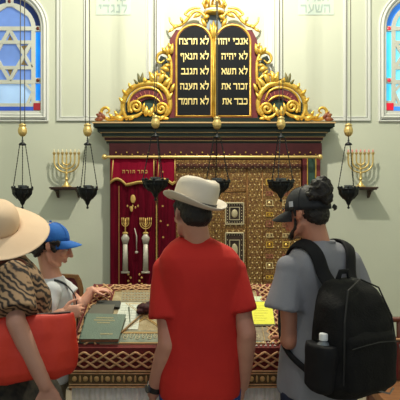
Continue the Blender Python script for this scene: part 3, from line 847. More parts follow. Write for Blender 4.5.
make_menorah(p, 'brass seven-branched menorah with pinkish candle tips on the shelf right of the ark', m_pinkb, 1)
# ---------------------------------------------------------------- reading desk, its cloth and what lies on it
TX, TW = -.10, 1.055
def T(a, b, h=0): # a: -.5..5 across, b: 0..1 front to back, h above the sloping top
    return Vector((TX + a * TW, 2.45 + .55 * b, .90 + .22 * b)) + Vector((0, -.3714, .9285)) * h
def tp(u, v, h=0):
    Y = 1.68 / (.4 + (v - 205) / 500)
    return Vector(((u - 200) * Y / 500, Y, 1.6 - (v - 205) * Y / 500)) + Vector((0, -.3714, .9285)) * h
m_oak = mat('desk_wood', rgb(96, 60, 36), .5, col2=rgb(78, 46, 28), scale=5, stretch=(1, 8, 8))
desk = thing('reading_desk', (TX, 2.72, 0), 'wooden sloping reading desk under the embroidered cloth, between the visitors and the ark', 'desk')
def slab(mb, pts, h0, h1, nrm=Vector((0, -.3714, .9285))):
    n = len(pts); vs = [p + nrm * h0 for p in pts] + [p + nrm * h1 for p in pts]
    mb.add(vs, [tuple(range(n))[::-1], tuple(range(n, 2 * n))] + [(i, (i + 1) % n, (i + 1) % n + n, i + n) for i in range(n)])
mb = MB(); slab(mb, [T(-.49, .01), T(.49, .01), T(.49, .99), T(-.49, .99)], -.03, -.006); mb.build('desk_top', m_oak, desk)
for sx in (-1, 1):
    for yy, zz in ((2.49, .87), (2.96, 1.06)):
        x = TX + sx * (TW / 2 - .05); MB().box((x - .03, yy - .02, 0), (x + .03, yy + .04, zz)).build('leg', m_oak, desk, bevel=.005)
MB().box((TX - .46, 2.48, .72), (TX + .46, 2.50, .87)).box((TX - .46, 2.97, .72), (TX + .46, 2.99, 1.05)).build('apron', m_oak, desk)

m_clothr = mat('cloth_red', rgb(112, 34, 32), .85, col2=rgb(92, 28, 28), scale=30)
m_clothb = mat('cloth_beige', rgb(176, 162, 130), .85, col2=rgb(150, 134, 100), scale=26, bump=.3, bscale=120)
m_braid = mat('braid_cord', rgb(212, 172, 128), .7, col2=rgb(190, 146, 100), scale=60)
m_olive = mat('cloth_olive', rgb(104, 88, 52), .85, col2=rgb(82, 62, 40), scale=50)
m_scr = mat('cloth_sage', rgb(134, 142, 126), .85, col2=rgb(112, 124, 112), scale=30)
m_white = mat('skirt_linen', rgb(238, 234, 226), .8, col2=rgb(226, 220, 212), scale=20)
cl = thing('embroidered_cloth', (TX, 2.72, .9), 'red and gold braided tablecloth with a pleated white skirt, draped over the reading desk', 'tablecloth')
mb = MB()
slab(mb, [T(-.502, -.004), T(.502, -.004), T(.502, 1.004), T(-.502, 1.004)], -.002, .004)
zf0, zf1, zf2 = .895, .795, .712
mb.box((TX - .53, 2.432, zf1), (TX + .53, 2.442, .905))
for s in (-1, 1):
    x = TX + s * .532
    mb.add([Vector(p) for p in ((x, 2.432, .8), (x, 3.01, .8), (x, 3.01, 1.126), (x, 2.432, .904), (x + .006 * s, 2.432, .8), (x + .006 * s, 3.01, .8), (x + .006 * s, 3.01, 1.126), (x + .006 * s, 2.432, .904))],
           [(0,1,2,3),(7,6,5,4),(0,4,5,1),(1,5,6,2),(2,6,7,3),(3,7,4,0)])
mb.box((TX - .53, 3.006, .8), (TX + .53, 3.014, 1.122))
top = mb.build('cloth_top', m_clothr, cl)
mb = MB(); slab(mb, [T(-.375, .035), T(.405, .035), T(.405, .86), T(-.375, .86)], .003, .0065); mb.build('cloth_field', m_clothb, cl)
# braids
def braid(mb, f, L, amp, wl, r, strands=4):
    """f(s, t): s along (metres), t across"""
    n = int(L / wl * 14)
    for k in range(strands):
        ph = 2 * PI * k / strands
        pts = []
        for i in range(n + 1):
            s = L * i / n; a = 2 * PI * s / wl + ph
            pts.append(f(s + .045 * wl * math.sin(2 * a), amp * math.sin(a), .003 * math.cos(a * 2 + k)))
        mb.tube(pts, r, 6)
b1 = MB(); braid(b1, lambda s, t, h: Vector((TX - .525 + s, 2.430 - .003 + h, .848 + t)), 1.05, .037, .25, .0055, 4); b1.build('braid_border', m_braid, top, smooth=True)
b2 = MB(); braid(b2, lambda s, t, h: T(-.44 + t / TW, .03 + s / .592, .008 + h), .56, .050, .22, .0055, 4)
braid(b2, lambda s, t, h: T(.455 + t / TW, .03 + s / .592, .008 + h), .56, .036, .20, .0050, 4)
braid(b2, lambda s, t, h: T(-.39 + s / TW, .935 + t / .592, .008 + h), .86, .027, .18, .0045, 4)
b2.build('braid_border', m_braid, top, smooth=True)
# medallion band
md_ = MB().box((TX - .532, 2.430, zf2), (TX + .532, 2.440, zf1)).box((TX - .540, 2.432, zf2), (TX - .532, 3.01, zf1 + .01)).box((TX + .532, 2.432, zf2), (TX + .540, 3.01, zf1 + .01)).build('medallion_band', m_olive, cl)
ml = MB()
for z, r in ((zf1 - .002, .0045), (zf1 - .014, .003), (zf2 + .003, .004), (zf2 + .016, .003)): ml.tube([(TX - .535, 2.428, z), (TX + .535, 2.428, z)], r, 6)
ml.build('braid_line', m_braid, md_)
dots = MB()
for k in range(20):
    x = TX - .51 + k * .0537
    dots.ell((x, 2.429, .755), (.0125, .006, .0135), seg=8, n=6)
    for d in (-.0268,): dots.ell((x + d + .0537, 2.429, .755), (.006, .004, .018), seg=6, n=5)
dots.build('medallion_pattern', mat('medallion_gold', rgb(196, 160, 104), .5), md_, smooth=True)
# pleated skirt
def skirt(y0, x0, x1, ax):
    mb = MB(); n = 220
    for b in range(2):
        for z in (.718, .4, .04):
            for i in range(n + 1):
                s = i / n; am = .003 + .006 * (z < .7)
                w_ = am * (math.sin(s * 260) * .7 + .5 * math.sin(s * 97 + 1)) + b * .004
                mb.v.append(Vector((interp(x0, x1, s), y0 + w_, z)) if ax == 0 else Vector((y0 + w_, interp(x0, x1, s), z)))
    M_ = 3 * (n + 1)
    for b in range(2):
        for j in range(2):
            for i in range(n):
                a = b * M_ + j * (n + 1) + i; mb.f.append((a, a + 1, a + n + 2, a + n + 1))
    return mb
sk = skirt(2.445, TX - .527, TX + .527, 0)
for s in (-1, 1):
    o_ = skirt(TX + s * .523, 2.45, 3.0, 1); sk.add(o_.v, o_.f)
SK = sk.build('pleated_skirt', m_white, cl, smooth=True, fix=False)
# motifs on the field
mo = MB()
def line3(mb, pts, r=.004, h=.008): mb.tube([p + Vector((0, -.3714, .9285)) * h for p in pts], r, 5)
for a, b, c, d in ((-.375, .045, .40, .86),):
    line3(mo, [T(a, b), T(c, b), T(c, d), T(a, d), T(a, b)])
for poly in (((-.30, .18), (.30, .18), (0, .82)), ((-.30, .64), (.30, .64), (0, .06))):
    for w_ in (0, .02):
        q_ = [T(a * (1 - w_ * 3), interp(b, .4, w_ * 3)) for a, b in poly]; line3(mo, q_ + [q_[0]])
mo.build('star_outline', mat('motif_tan', rgb(190, 160, 104), .7), cl)
sb = MB(); slab(sb, [T(-.36, .06), T(.385, .06), T(.385, .22), T(-.36, .22)], .006, .0075); SB = sb.build('scroll_band', m_scr, cl)
sp = MB()
for k in range(26):
    cx = -.345 + k * .0285
    pts = [T(cx + (.013 * (1 - i / 14)) * math.cos(i * .8 + k * PI), .14 + .055 * (1 - i / 14) * math.sin(i * .8 + k * PI), .009) for i in range(13)]
    sp.tube(pts, .0018, 5)
sp.build('scroll_pattern', mat('scroll_cream', rgb(190, 180, 146), .7), SB)
pn = MB(); slab(pn, [tp(121, 303), tp(152, 303), tp(151.5, 291.5), tp(122, 291.5)], .006, .009)
PN = pn.build('script_panel', mat('panel_grey', rgb(128, 124, 104), .8, col2=rgb(150, 140, 112), scale=60), cl)
fl = MB()
for r_ in range(4):
    for k in range(9):
        fl.ell(tp(124 + k * 3.1, 293.4 + r_ * 2.6, .010), (.0062, .003, .0025), seg=6, n=4)
fl.build('script_pattern', m_braid, PN)
tx_ = MB(); slab(tx_, [tp(252, 342), tp(271, 342), tp(269, 328.5), tp(252, 328.5)], .006, .009); TXP = tx_.build('script_panel', mat('panel_taupe', rgb(120, 108, 92), .8, col2=rgb(146, 134, 112), scale=50), cl)
bd = MB()
for k in range(14):
    for j in range(2): bd.ell(tp(213 + k * 4.6 + j * 2, 344 + j * 3, .008), (.006, .004, .004), seg=6, n=4)
bd.build('bead_pattern', m_white, cl)

# books and papers
def book(c, th, cover, label, pages=(206, 190, 150), strip=None):
    """c: four photograph-measure corners of the cover: front left, front right, back right, back left"""
    P = [tp(*q) for q in c]
    N_ = Vector((0, -.3714, .9285))
    cen = sum(P, Vector()) / 4
    t = thing('book', cen, label, 'book')
    mb = MB(); slab(mb, P, th - .003, th); slab(mb, P, 0.009, .012)
    mb.add([P[0] + N_ * .009, P[3] + N_ * .009, P[3] + N_ * th, P[0] + N_ * th] + [q + Vector((.006, 0, 0)) for q in (P[0] + N_ * .009, P[3] + N_ * .009, P[3] + N_ * th, P[0] + N_ * th)],
           [(0,1,2,3),(7,6,5,4),(0,4,5,1),(1,5,6,2),(2,6,7,3),(3,7,4,0)])
    C_ = mb.build('cover', cover, t)
    Q = [q + (cen - q) * .05 for q in P]; mb = MB(); slab(mb, Q, .012, th - .003)
    mb.build('page_block', mat('pages_%d' % pages[0], rgb(*pages), .8, col2=rgb(*[int(x * .85) for x in pages]), scale=40, stretch=(1, 1, 12)), t)
    return t, C_, P
m_bk = mat('book_cloth_green', rgb(92, 112, 98), .6, col2=rgb(84, 104, 92), scale=12, bump=.2, bscale=200)
t, C_, P = book([(79.5, 345), (119, 345), (126.5, 320), (87, 319)], .036, m_bk, 'large grey-green hardback book with gold title lines, closed on the desk cloth', (170, 130, 96))
def onbook(a, b, h): return P[0].lerp(P[1], a).lerp(P[3].lerp(P[2], a), b) + Vector((0, -.3714, .9285)) * (h)
g = MB()
for row, (b0, a0, a1) in enumerate(((.80, .28, .72), (.70, .24, .76), (.60, .34, .66), (.16, .5, .8))):
    a = a0
    while a < a1:
        w_ = .014 + .018 * random.random()
        g.add([onbook(a, b0, .0365), onbook(a + w_, b0, .0365), onbook(a + w_, b0 + .05, .0365), onbook(a, b0 + .05, .0365), onbook(a, b0, .0372), onbook(a + w_, b0, .0372), onbook(a + w_, b0 + .05, .0372), onbook(a, b0 + .05, .0372)],
              [(0,3,2,1),(4,5,6,7),(0,1,5,4),(1,2,6,5),(2,3,7,6),(3,0,4,7)])
        a += w_ + .008
g.build('title_lettering', mat('title_gold', rgb(150, 140, 96), .5), C_)
book([(84, 321), (112, 321), (115, 308.5), (93, 308.5)], .026, mat('book_cloth_brown', rgb(84, 82, 70), .6), 'smaller grey-brown book lying just behind the large grey-green book', (214, 196, 140))
book([(95, 309.5), (120, 310.5), (121, 304), (98, 303.5)], .022, mat('book_black', rgb(26, 32, 28), .5), 'slim black book at the back, behind the grey-brown book', (60, 56, 50))
def sheet(c, h, m, name, label, cat):
    mb = MB(); P_ = [tp(*q) for q in c]; slab(mb, P_, h, h + .0012); o = mb.build(name, m, None); tag(o, label, cat); return o, P_
m_paper = mat('paper_white', rgb(206, 212, 200), .8)
p1_, PP = sheet([(112, 331), (138, 331), (142, 304), (121.5, 304)], .0095, m_paper, 'paper_sheet', 'white printed sheet of paper lying flat between the books and the maroon pouch', 'paper')
g = MB()
for r_ in range(9):
    b = .08 + r_ * .1
    q0 = PP[0].lerp(PP[3], b).lerp(PP[1].lerp(PP[2], b), .08); q1 = PP[0].lerp(PP[3], b).lerp(PP[1].lerp(PP[2], b), .92)
    g.tube([q0 + Vector((0, -.3714, .9285)) * .0108, q1 + Vector((0, -.3714, .9285)) * .0108], .0007, 4)
for c_ in (.3, .6): g.tube([PP[0].lerp(PP[1], c_) + Vector((0, -.0040, .0100)), PP[3].lerp(PP[2], c_) + Vector((0, -.0040, .0100))], .0007, 4)
g.build('printed_lines', mat('print_grey', rgb(150, 160, 150), .8), p1_)
y1_, PY = sheet([(251, 326.5), (274.5, 326.5), (271.5, 304), (252, 304)], .014, mat('paper_yellow', rgb(222, 222, 62), .7, emit=None), 'yellow_notice', 'bright yellow printed notice lying on the cloth between the two men', 'notice')
mb = MB(); slab(mb, [tp(250.3, 327.8), tp(275.3, 327.8), tp(272.1, 303.4), tp(251.3, 303.4)], .0095, .0138); mb.build('backing', mat('backing_olive', rgb(70, 66, 30), .6), y1_)
g = MB()
for r_ in range(7):
    b = .14 + r_ * .11; q0 = PY[0].lerp(PY[3], b).lerp(PY[1].lerp(PY[2], b), .12); q1 = PY[0].lerp(PY[3], b).lerp(PY[1].lerp(PY[2], b), .55 + .3 * random.random())
    g.tube([q0 + Vector((0, -.0056, .0142)), q1 + Vector((0, -.0056, .0142))], .0008, 4)
g.build('printed_lines', mat('print_olive', rgb(170, 168, 50), .7), y1_)
sheet([(253, 303), (262, 303), (261.5, 298), (253.5, 298)], .0095, mat('card_pale', rgb(196, 212, 176), .7), 'paper_card', 'small pale green card lying just behind the yellow notice', 'card')
# maroon pouch, pointers
pc = tp(146, 313, .032)
pm = MB().ell(pc, (.050, .046, .026), seg=20, n=12).ell(pc + Vector((.03, .02, .01)), (.042, .03, .022), seg=16, n=10).ell(pc + Vector((-.024, -.028, -.010)), (.022, .022, .014), seg=16, n=10)
pm = remesh(pm, .004, 2, lambda p, n: .010 * noise.noise(p * 28) + .004 * noise.noise(p * 70))
tag(pm.build('velvet_pouch', mat('pouch_velvet', rgb(62, 20, 26), .85, col2=rgb(48, 14, 20), scale=30), None, smooth=True), 'dark maroon velvet pouch lying crumpled on the desk beside the white sheet', 'pouch')
a, b = tp(121, 335.5, .018), tp(140.5, 318.5, .020)
tag(MB().tube([a, a.lerp(b, .08), a.lerp(b, .8), b], [.0025, .004, .005, .003], 8, dome=True).build('wooden_pointer', mat('pointer_wood', rgb(150, 120, 76), .5), None, smooth=True), 'slim tan wooden pointer lying slantwise in front of the maroon pouch', 'pointer')
a, b = tp(130.5, 327.5, .014), tp(129, 309.5, .014)
tag(MB().tube([a, a.lerp(b, .75), a.lerp(b, .8), b], [.0022, .0028, .004, .0048], 8, dome=True).build('metal_pointer', mat('pointer_metal', rgb(82, 92, 74), .4, metal=.5), None, smooth=True), 'thin dark green pointer lying upright across the white sheet', 'pointer')
a, b = tp(79, 334, .008), tp(89, 306, .008)
tag(MB().tube([a, b], [.006, .005], 8, dome=True).build('wooden_rod', mat('rod_wood', rgb(140, 104, 56), .5), None, smooth=True), 'brown wooden rod lying along the left edge of the desk', 'rod')

# ---------------------------------------------------------------- chair and bench
m_chw = mat('chair_wood', rgb(132, 92, 48), .4, col2=rgb(112, 74, 40), scale=6, stretch=(6, 6, 1))
m_chv = mat('chair_velvet', rgb(88, 18, 28), .8, sheen=.2)
cX, cY = -1.325, 4.75
ch = thing('armchair', (cX, cY, 0), 'wooden armchair with dark red upholstered back, standing at the wall beyond the blue cap', 'chair')
for sx in (-1, 1):
    MB().tube([(cX + sx * .21, cY - .42, 0), (cX + sx * .205, cY - .42, .42)], [.018, .026], 8, dome=False).build('leg', m_chw, ch, smooth=True)
    MB().tube([(cX + sx * .19, cY + .06, 0), (cX + sx * .19, cY, .42)], [.018, .024], 8).build('leg', m_chw, ch, smooth=True)
    MB().tube([(cX + sx * .24, cY - .0, .66), (cX + sx * .25, cY - .2, .665), (cX + sx * .24, cY - .38, .65), (cX + sx * .225, cY - .36, .42)], [.016, .02, .018, .016], 8, dome=True).build('armrest', m_chw, ch, smooth=True)
MB().box((cX - .235, cY - .45, .37), (cX + .235, cY + .02, .42)).build('seat_frame', m_chw, ch, bevel=.01)
MB().box((cX - .22, cY - .44, .42), (cX + .22, cY + .0, .48)).build('seat', m_chv, ch, bevel=.02)
def backpoly(k):
    w_ = .215 - k; h_ = .93 - k
    return [(cX - w_ + .015, .42 + k), (cX - w_, .80 - k), (cX - w_ + .02, h_ - .05)] + [(cX + x, h_ + .015 * math.cos(x / w_ * 1.5)) for x in [(-w_ + .05) + i * (2 * w_ - .1) / 8 for i in range(9)]] + [(cX + w_ - .02, h_ - .05), (cX + w_, .80 - k), (cX + w_ - .015, .42 + k)]
A, B = backpoly(0), backpoly(.028); f = MB(); n = len(A)
for i in range(n):
    j = (i + 1) % n; f.prism([A[i], A[j], B[j], B[i]], cY - .03, cY + .02)
f.build('back_frame', m_chw, ch)
MB().prism(B, cY - .022, cY + .012).build('backrest', m_chv, ch, bevel=.004)
bw_ = mat('bench_wood', rgb(112, 52, 30), .42, col2=rgb(90, 40, 24), scale=6, stretch=(1, 6, 6))
bt_ = mat('bench_tan', rgb(146, 100, 66), .5, col2=rgb(128, 84, 54), scale=5, stretch=(1, 6, 6))
bx0, bx1, by = 1.17, 2.35, 3.55
be = thing('bench', ((bx0 + bx1) / 2, by, 0), 'reddish wooden bench with dark red padded back, standing right of the backpack', 'bench')
MB().box((bx0, by - .42, .30), (bx1, by, .36)).build('seat', bt_, be, bevel=.008)
MB().box((bx0 + .01, by - .41, .02), (bx1 - .01, by - .38, .30)).build('front_board', bt_, be, bevel=.004)
for x in (bx0 + .03, bx0 + .245, (bx0 + bx1) / 2 + .1, bx1 - .03):
    MB().tube([(x, by, .02), (x, by, .60), (x, by + .01, .80)], [.02, .02, .017], 8).build('post', bw_, be, smooth=True)
MB().tube([(bx0, by + .008, .785), (bx1, by + .008, .785)], .02, 8).build('top_rail', bw_, be, smooth=True)
MB().box((bx0 + .01, by - .018, .36), (bx1 - .01, by + .02, .66)).build('back_board', bw_, be, bevel=.004)
m_chv2 = mat('bench_velvet', rgb(100, 22, 22), .8)
for i, (a, b) in enumerate(((bx0 + .045, bx0 + .225), (bx0 + .27, bx0 + .64), (bx0 + .74, bx1 - .05))):
    MB().box((a, by - .04, .38), (b, by - .016, .63)).build('back_cushion', m_chv2, be, bevel=.008)
MB().tube([(bx0 + .01, by - .03, .655), (bx1 - .01, by - .03, .655)], .007, 6).build('beading', mat('beading_pale', rgb(196, 150, 110), .4), be)
for x in (bx0 + .02, bx1 - .05): MB().box((x, by - .4, 0), (x + .03, by - .02, .3)).build('leg', bw_, be)
# ---------------------------------------------------------------- people
def skin_mat(nm, c, c2): 
    m = mat(nm, rgb(*c), .5, col2=rgb(*c2), scale=9, bump=.05, bscale=200); return m
def rotm(yaw=0, pitch=0, roll=0):
    """facing +Y at yaw 0; positive yaw turns towards +X; positive pitch looks down; positive roll tips the head to its right"""
    return Matrix.Rotation(-yaw, 3, 'Z') @ Matrix.Rotation(-pitch, 3, 'X') @ Matrix.Rotation(roll, 3, 'Y')
R_ = math.radians

def head_mb(mb, c, M, s=1, nose=1):
    f = lambda x, y, z: Vector(c) + M @ (Vector((x, y, z)) * s)
    def e(p, r, mm=None): mb.ell(f(*p), tuple(q * s for q in r), M=(M @ mm if mm else M), seg=20, n=14)
    def t(pts, r): mb.tube([f(*p) for p in pts], [q * s for q in r], 10, dome=True)
    e((0, -.014, .034), (.075, .095, .086))
    e((0, .022, .0), (.066, .072, .09))
    e((0, .028, -.045), (.054, .060, .062))
    e((0, .066, -.094), (.022, .020, .018))
    for q in (-1, 1):
        t([(q * .056, -.006, -.045), (q * .050, .018, -.078), (q * .020, .064, -.097)], [.016, .016, .014])
        e((q * .036, .072, -.022), (.022, .018, .020))
        e((q * .024, .088, .018), (.018, .010, .008))
        # ear
        E_ = Matrix.Rotation(q * .3, 3, 'Z')
        e((q * .076, -.008, -.004), (.007, .019, .030), E_)
        t([(q * .080, -.018, .018), (q * .086, -.026, .0), (q * .080, -.018, -.024)], [.005, .006, .005])
    t([(0, .092, .018), (0, .104, -.004), (0, .116 + .003 * nose, -.026)], [.008, .010, .012])
    e((0, .100, -.030), (.018, .012, .009))
    e((0, .088, -.055), (.026, .016, .016))
    e((0, .098, -.059), (.021, .009, .0055)); e((0, .096, -.071), (.019, .009, .0065))
def eyes(parent, c, M, s=1, side=(-1, 1)):
    for q in side:
        p = Vector(c) + M @ (Vector((q * .030, .080, .004)) * s)
        e_ = MB().ell(p, .0125 * s, seg=14, n=10).build('eye', mat('eye_white', rgb(215, 210, 205), .3), parent, smooth=True)
        MB().ell(p + M @ (Vector((0, .0085, -.001)) * s), .0062 * s, seg=10, n=8).build('iris', mat('iris_brown', rgb(50, 32, 22), .2), e_, smooth=True)
        b = MB().tube([Vector(c) + M @ (Vector((q * x, y, z)) * s) for x, y, z in ((.014, .100, .024), (.030, .097, .031), (.046, .084, .026))], [.003, .0042, .002], 6, dome=True)
        b.build('eyebrow', mat('brow_dark', rgb(34, 24, 20), .8), parent, smooth=True)
        l = MB().tube([Vector(c) + M @ (Vector((q * x, y, z)) * s) for x, y, z in ((.018, .0905, .006), (.030, .0935, .0125), (.043, .084, .005))], [.002, .0035, .002], 6, dome=True)
        l.build('eyelid', mat('lid_skin', rgb(120, 78, 62), .6), parent, smooth=True)
def hand_mb(mb, w_, d, n, side, s=1, curl=.35, spread=.10):
    """w_: wrist, d: pointing direction, n: the way the palm faces, side: +1 thumb lies towards d x n"""
    d = Vector(d).normalized(); n = Vector(n); n = (n - d * n.dot(d)).normalized(); l = d.cross(n) * side
    w_ = Vector(w_)
    mb.tube([w_ - d * .02 * s, w_ + d * .02 * s, w_ + d * .055 * s, w_ + d * .088 * s], [(.020 * s, .027 * s), (.017 * s, .032 * s), (.0145 * s, .041 * s), (.011 * s, .038 * s)], 12, up=tuple(n), dome=True)
    for k, L in enumerate((.070, .078, .072, .056)):
        o = (1.5 - k) * .0195 * s
        p = w_ + d * (.082 - .006 * abs(k - 1.2)) * s + l * o
        dd = (d + l * (1.5 - k) * spread).normalized(); pts = [p - dd * .02 * s, p]; a = curl * .5
        for seg_, fr in enumerate((.46, .30, .24)):
            q = (dd * math.cos(a) + n * math.sin(a)); p = p + q * L * fr * s; pts.append(p); a += curl
        mb.tube(pts, [.009 * s, .0092 * s, .0085 * s, .0078 * s, .0062 * s], 8, dome=True)
    p = w_ + d * .022 * s + l * .026 * s
    mb.tube([p, p + (d * .6 + l * .75 + n * .15).normalized() * .036 * s, p + (d * .6 + l * .75 + n * .15).normalized() * .036 * s + (d * .85 + l * .4 + n * .3).normalized() * .030 * s,
             p + (d * .6 + l * .75 + n * .15).normalized() * .036 * s + (d * .85 + l * .4 + n * .3).normalized() * .030 * s + (d * .95 + l * .1 + n * .3).normalized() * .024 * s],
            [.0135 * s, .0115 * s, .0098 * s, .0075 * s], 8, dome=True)
def rings(c0, yaw, data, n=24, sup=2.4):
    """data rows: z, half width, half depth, forward offset, side offset"""
    F = Vector((math.sin(yaw), math.cos(yaw), 0)); R = Vector((math.cos(yaw), -math.sin(yaw), 0)); out = []
    for row in data:
        z, hw, hd, fo = row[:4]; so = row[4] if len(row) > 4 else 0
        rg = []
        for k in range(n):
            a = 2 * PI * k / n; ca, sa = math.cos(a), math.sin(a)
            x = hw * math.copysign(abs(ca) ** (2 / sup), ca); y = hd * math.copysign(abs(sa) ** (2 / sup), sa)
            rg.append(Vector((c0[0], c0[1], z)) + R * (x + so) + F * (y + fo))
        out.append(rg)
    return out
def arm_mb(mb, sh, el, wr, r=(.05, .042, .026), dome=True):
    sh, el, wr = Vector(sh), Vector(el), Vector(wr)
    mb.tube([sh, sh.lerp(el, .35), sh.lerp(el, .8), el], [r[0] * .86, r[0] * .94, r[1] * .95, r[1]], 14, dome=True)
    mb.tube([el, el.lerp(wr, .25), el.lerp(wr, .7), wr], [r[1], r[1] * 1.02, r[2] * 1.25, r[2]], 14, dome=True)
def legs_mb(mb, c0, yaw, H, s, dx=.095, top=.50):
    F = Vector((math.sin(yaw), math.cos(yaw), 0)); R = Vector((math.cos(yaw), -math.sin(yaw), 0)); b = Vector((c0[0], c0[1], 0))
    for q in (-1, 1):
        hp = b + R * q * dx * s + Vector((0, 0, H * .50)); kn = b + R * q * (dx + .005) * s + F * .012 + Vector((0, 0, H * .275)); an = b + R * q * (dx + .01) * s - F * .01 + Vector((0, 0, .075))
        mb.tube([hp, hp.lerp(kn, .5), kn], [.080 * s, .074 * s, .055 * s], 14, dome=True)
        mb.tube([kn, kn.lerp(an, .3), an], [.053 * s, .055 * s, .036 * s], 14, dome=True)
        mb.tube([an + Vector((0, 0, -.035)) - F * .03, an + Vector((0, 0, -.045)) + F * .13], [(.03, .036), (.022, .038)], 10, up=(0, 0, 1), dome=True)
def shoes(parent, c0, yaw, m, dx=.105, s=1):
    F = Vector((math.sin(yaw), math.cos(yaw), 0)); R = Vector((math.cos(yaw), -math.sin(yaw), 0)); b = Vector((c0[0], c0[1], 0))
    for q in (-1, 1):
        a = b + R * q * dx * s
        mb = MB().tube([a - F * .07 + Vector((0, 0, .048)), a + F * .02 + Vector((0, 0, .052)), a + F * .12 + Vector((0, 0, .036)), a + F * .175 + Vector((0, 0, .03))], [(.042, .040), (.046, .045), (.032, .048), (.024, .038)], 14, up=(0, 0, 1), dome=True)
        for v in mb.v: v.z = max(v.z, .002)
        sh = mb.build('shoe', m, parent, smooth=True)
        MB().tube([a - F * .085 + Vector((0, 0, .009)), a + F * .02 + Vector((0, 0, .009)), a + F * .19 + Vector((0, 0, .009))], [(.008, .040), (.008, .044), (.008, .040)], 12, up=(0, 0, 1)).build('sole', mat('sole_grey', rgb(60, 58, 56), .8), sh, smooth=True)
def folds(amp, sc, zs=1.0, seed=0, dirv=None):
    o = Vector((seed * 7.3, seed * 3.1, seed))
    def f(p, n):
        q = Vector((p.x * sc, p.y * sc, p.z * sc * zs)) + o
        a = noise.noise(q); b = noise.noise(q * 2.1)
        return amp * ((1 - abs(a) * 2) * .6 + b * .5 - .3)
    return f
def person(label, base, yaw, H, s, headc, hM, hs, arms, skin, neckfrom=None, voxel=.0065, armk=1.0, torso=None, jaw=True):
    """arms: list of (shoulder, elbow, wrist, hand dir, palm normal, thumb side, curl)"""
    t = thing('person', (base[0], base[1], 0), label, 'person')
    mb = MB()
    z = lambda k: H * k
    mb.loft(rings(base, yaw, torso or [(z(.47), .13 * s, .09 * s, 0), (z(.52), .155 * s, .105 * s, 0), (z(.60), .132 * s, .092 * s, .005), (z(.68), .142 * s, .098 * s, .01), (z(.75), .158 * s, .108 * s, .005), (z(.80), .165 * s, .098 * s, -.005), (z(.825), .13 * s, .078 * s, -.01), (z(.84), .07 * s, .06 * s, -.01)]))
    hc = Vector(headc)
    nb = Vector((base[0], base[1], z(.81))) - Vector((math.sin(yaw), math.cos(yaw), 0)) * .01
    if neckfrom: nb = Vector(neckfrom)
    nt = hc + hM @ (Vector((0, -.025, -.04)) * hs)
    mb.tube([nb, nb.lerp(nt, .35), nt], [.074 * s, .058 * s, .056 * s], 16, dome=True)
    head_mb(mb, headc, hM, hs)
    legs_mb(mb, base, yaw, H, s)
    for sh, el, wr, hd, pn, sd, cu in arms:
        mb.tube([Vector((base[0], base[1], z(.765))).lerp(Vector(sh), .4), Vector(sh) - Vector((0, 0, .01))], [.052 * s, .046 * s], 12, dome=True)
        arm_mb(mb, sh, el, wr, tuple(q * s * armk for q in (.048, .038, .026)))
        hand_mb(mb, wr, hd, pn, sd, s * .95, cu)
    b = remesh(mb, voxel, 2).build('body', skin, t, smooth=True, fix=False)
    return t, b
def garment(name, parent, m, mb, voxel=.008, smooth=3, disp=None):
    return remesh(mb, voxel, smooth, disp).build(name, m, parent, smooth=True, fix=False)
def sleeve(mb, sh, el, frac, r0, r1, drop=0):
    sh, el = Vector(sh), Vector(el); e = sh.lerp(el, frac)
    mb.tube([sh, sh.lerp(e, .5), e], [r0, (r0 + r1) / 2, r1], 18, dome=False)
    mb.ell(sh, r0 * 1.04, seg=16, n=12)
def hairmesh(name, parent, m, mb, voxel=.006, amp=.006, sc=60):
    return remesh(mb, voxel, 1, lambda p, n: amp * noise.noise(p * sc) + amp * .6 * noise.noise(p * sc * 2.3)).build(name, m, parent, smooth=True, fix=False)

m_hair = mat('hair_dark', rgb(30, 22, 20), .55, col2=rgb(18, 14, 13), scale=60, bump=.5, bscale=160)
V = Vector
# ===== man in the red T-shirt
yaw = R_(-6); bs = (.0, 2.2)
hc = V((-.034, 2.17, 1.562)); hM = rotm(R_(-24), R_(4), R_(2))
sk1 = skin_mat('skin_fair', (198, 142, 120), (186, 128, 108))
armsR = [(( -.160, 2.20, 1.325), (-.148 + .01, 2.13, 1.01), (-.205, 2.20, .775), (-.15, .25, -1), (1, .2, 0), -1, .3),
         ((.148, 2.21, 1.30), (.200, 2.14, 1.05), (.188, 2.22, .80), (-.05, .25, -1), (-1, .2, 0), 1, .3)]
t, b = person('man in a red T-shirt and cream hat, seen from behind, standing at the desk', bs, yaw, 1.70, .98, hc, hM, .97, armsR, sk1, armk=1.14)
eyes(b, hc, hM, .97)
m_red = mat('tshirt_red', rgb(196, 36, 26), .85, col2=rgb(186, 30, 24), scale=5, bump=.1, bscale=300)
mb = MB().loft(rings(bs, yaw, [(.775, .178, .128, 0), (.82, .180, .130, 0), (.95, .176, .124, 0), (1.08, .172, .120, .0), (1.2, .178, .124, 0), (1.28, .180, .122, -.005), (1.335, .182, .112, -.012), (1.375, .174, .100, -.016, -.004), (1.408, .148, .086, -.014, -.010), (1.434, .112, .074, -.014, -.018), (1.455, .070, .062, -.012, -.024)], 32))
sleeve(mb, (-.152, 2.20, 1.315), armsR[0][1], .66, .058, .078)
sleeve(mb, (.148, 2.205, 1.308), (.198, 2.14, 1.05), .66, .056, .068)
ts = garment('red_tshirt', t, m_red, mb, disp=folds(.010, 6.5, .55, 3))
MB().tube([V((-.024, 2.19, 1.452)) + V((.068 * math.cos(a), .062 * math.sin(a), .008 * math.sin(a))) for a in [2 * PI * i / 28 for i in range(28)]], .0075, 8, closed=True).build('collar', m_red, ts, smooth=True)
m_jean = mat('jeans_blue', rgb(28, 84, 160), .8, col2=rgb(20, 66, 136), scale=30, bump=.3, bscale=200)
mb = MB().loft(rings(bs, yaw, [(.74, .165, .118, 0), (.83, .160, .112, 0), (.90, .15, .105, 0)], 28))
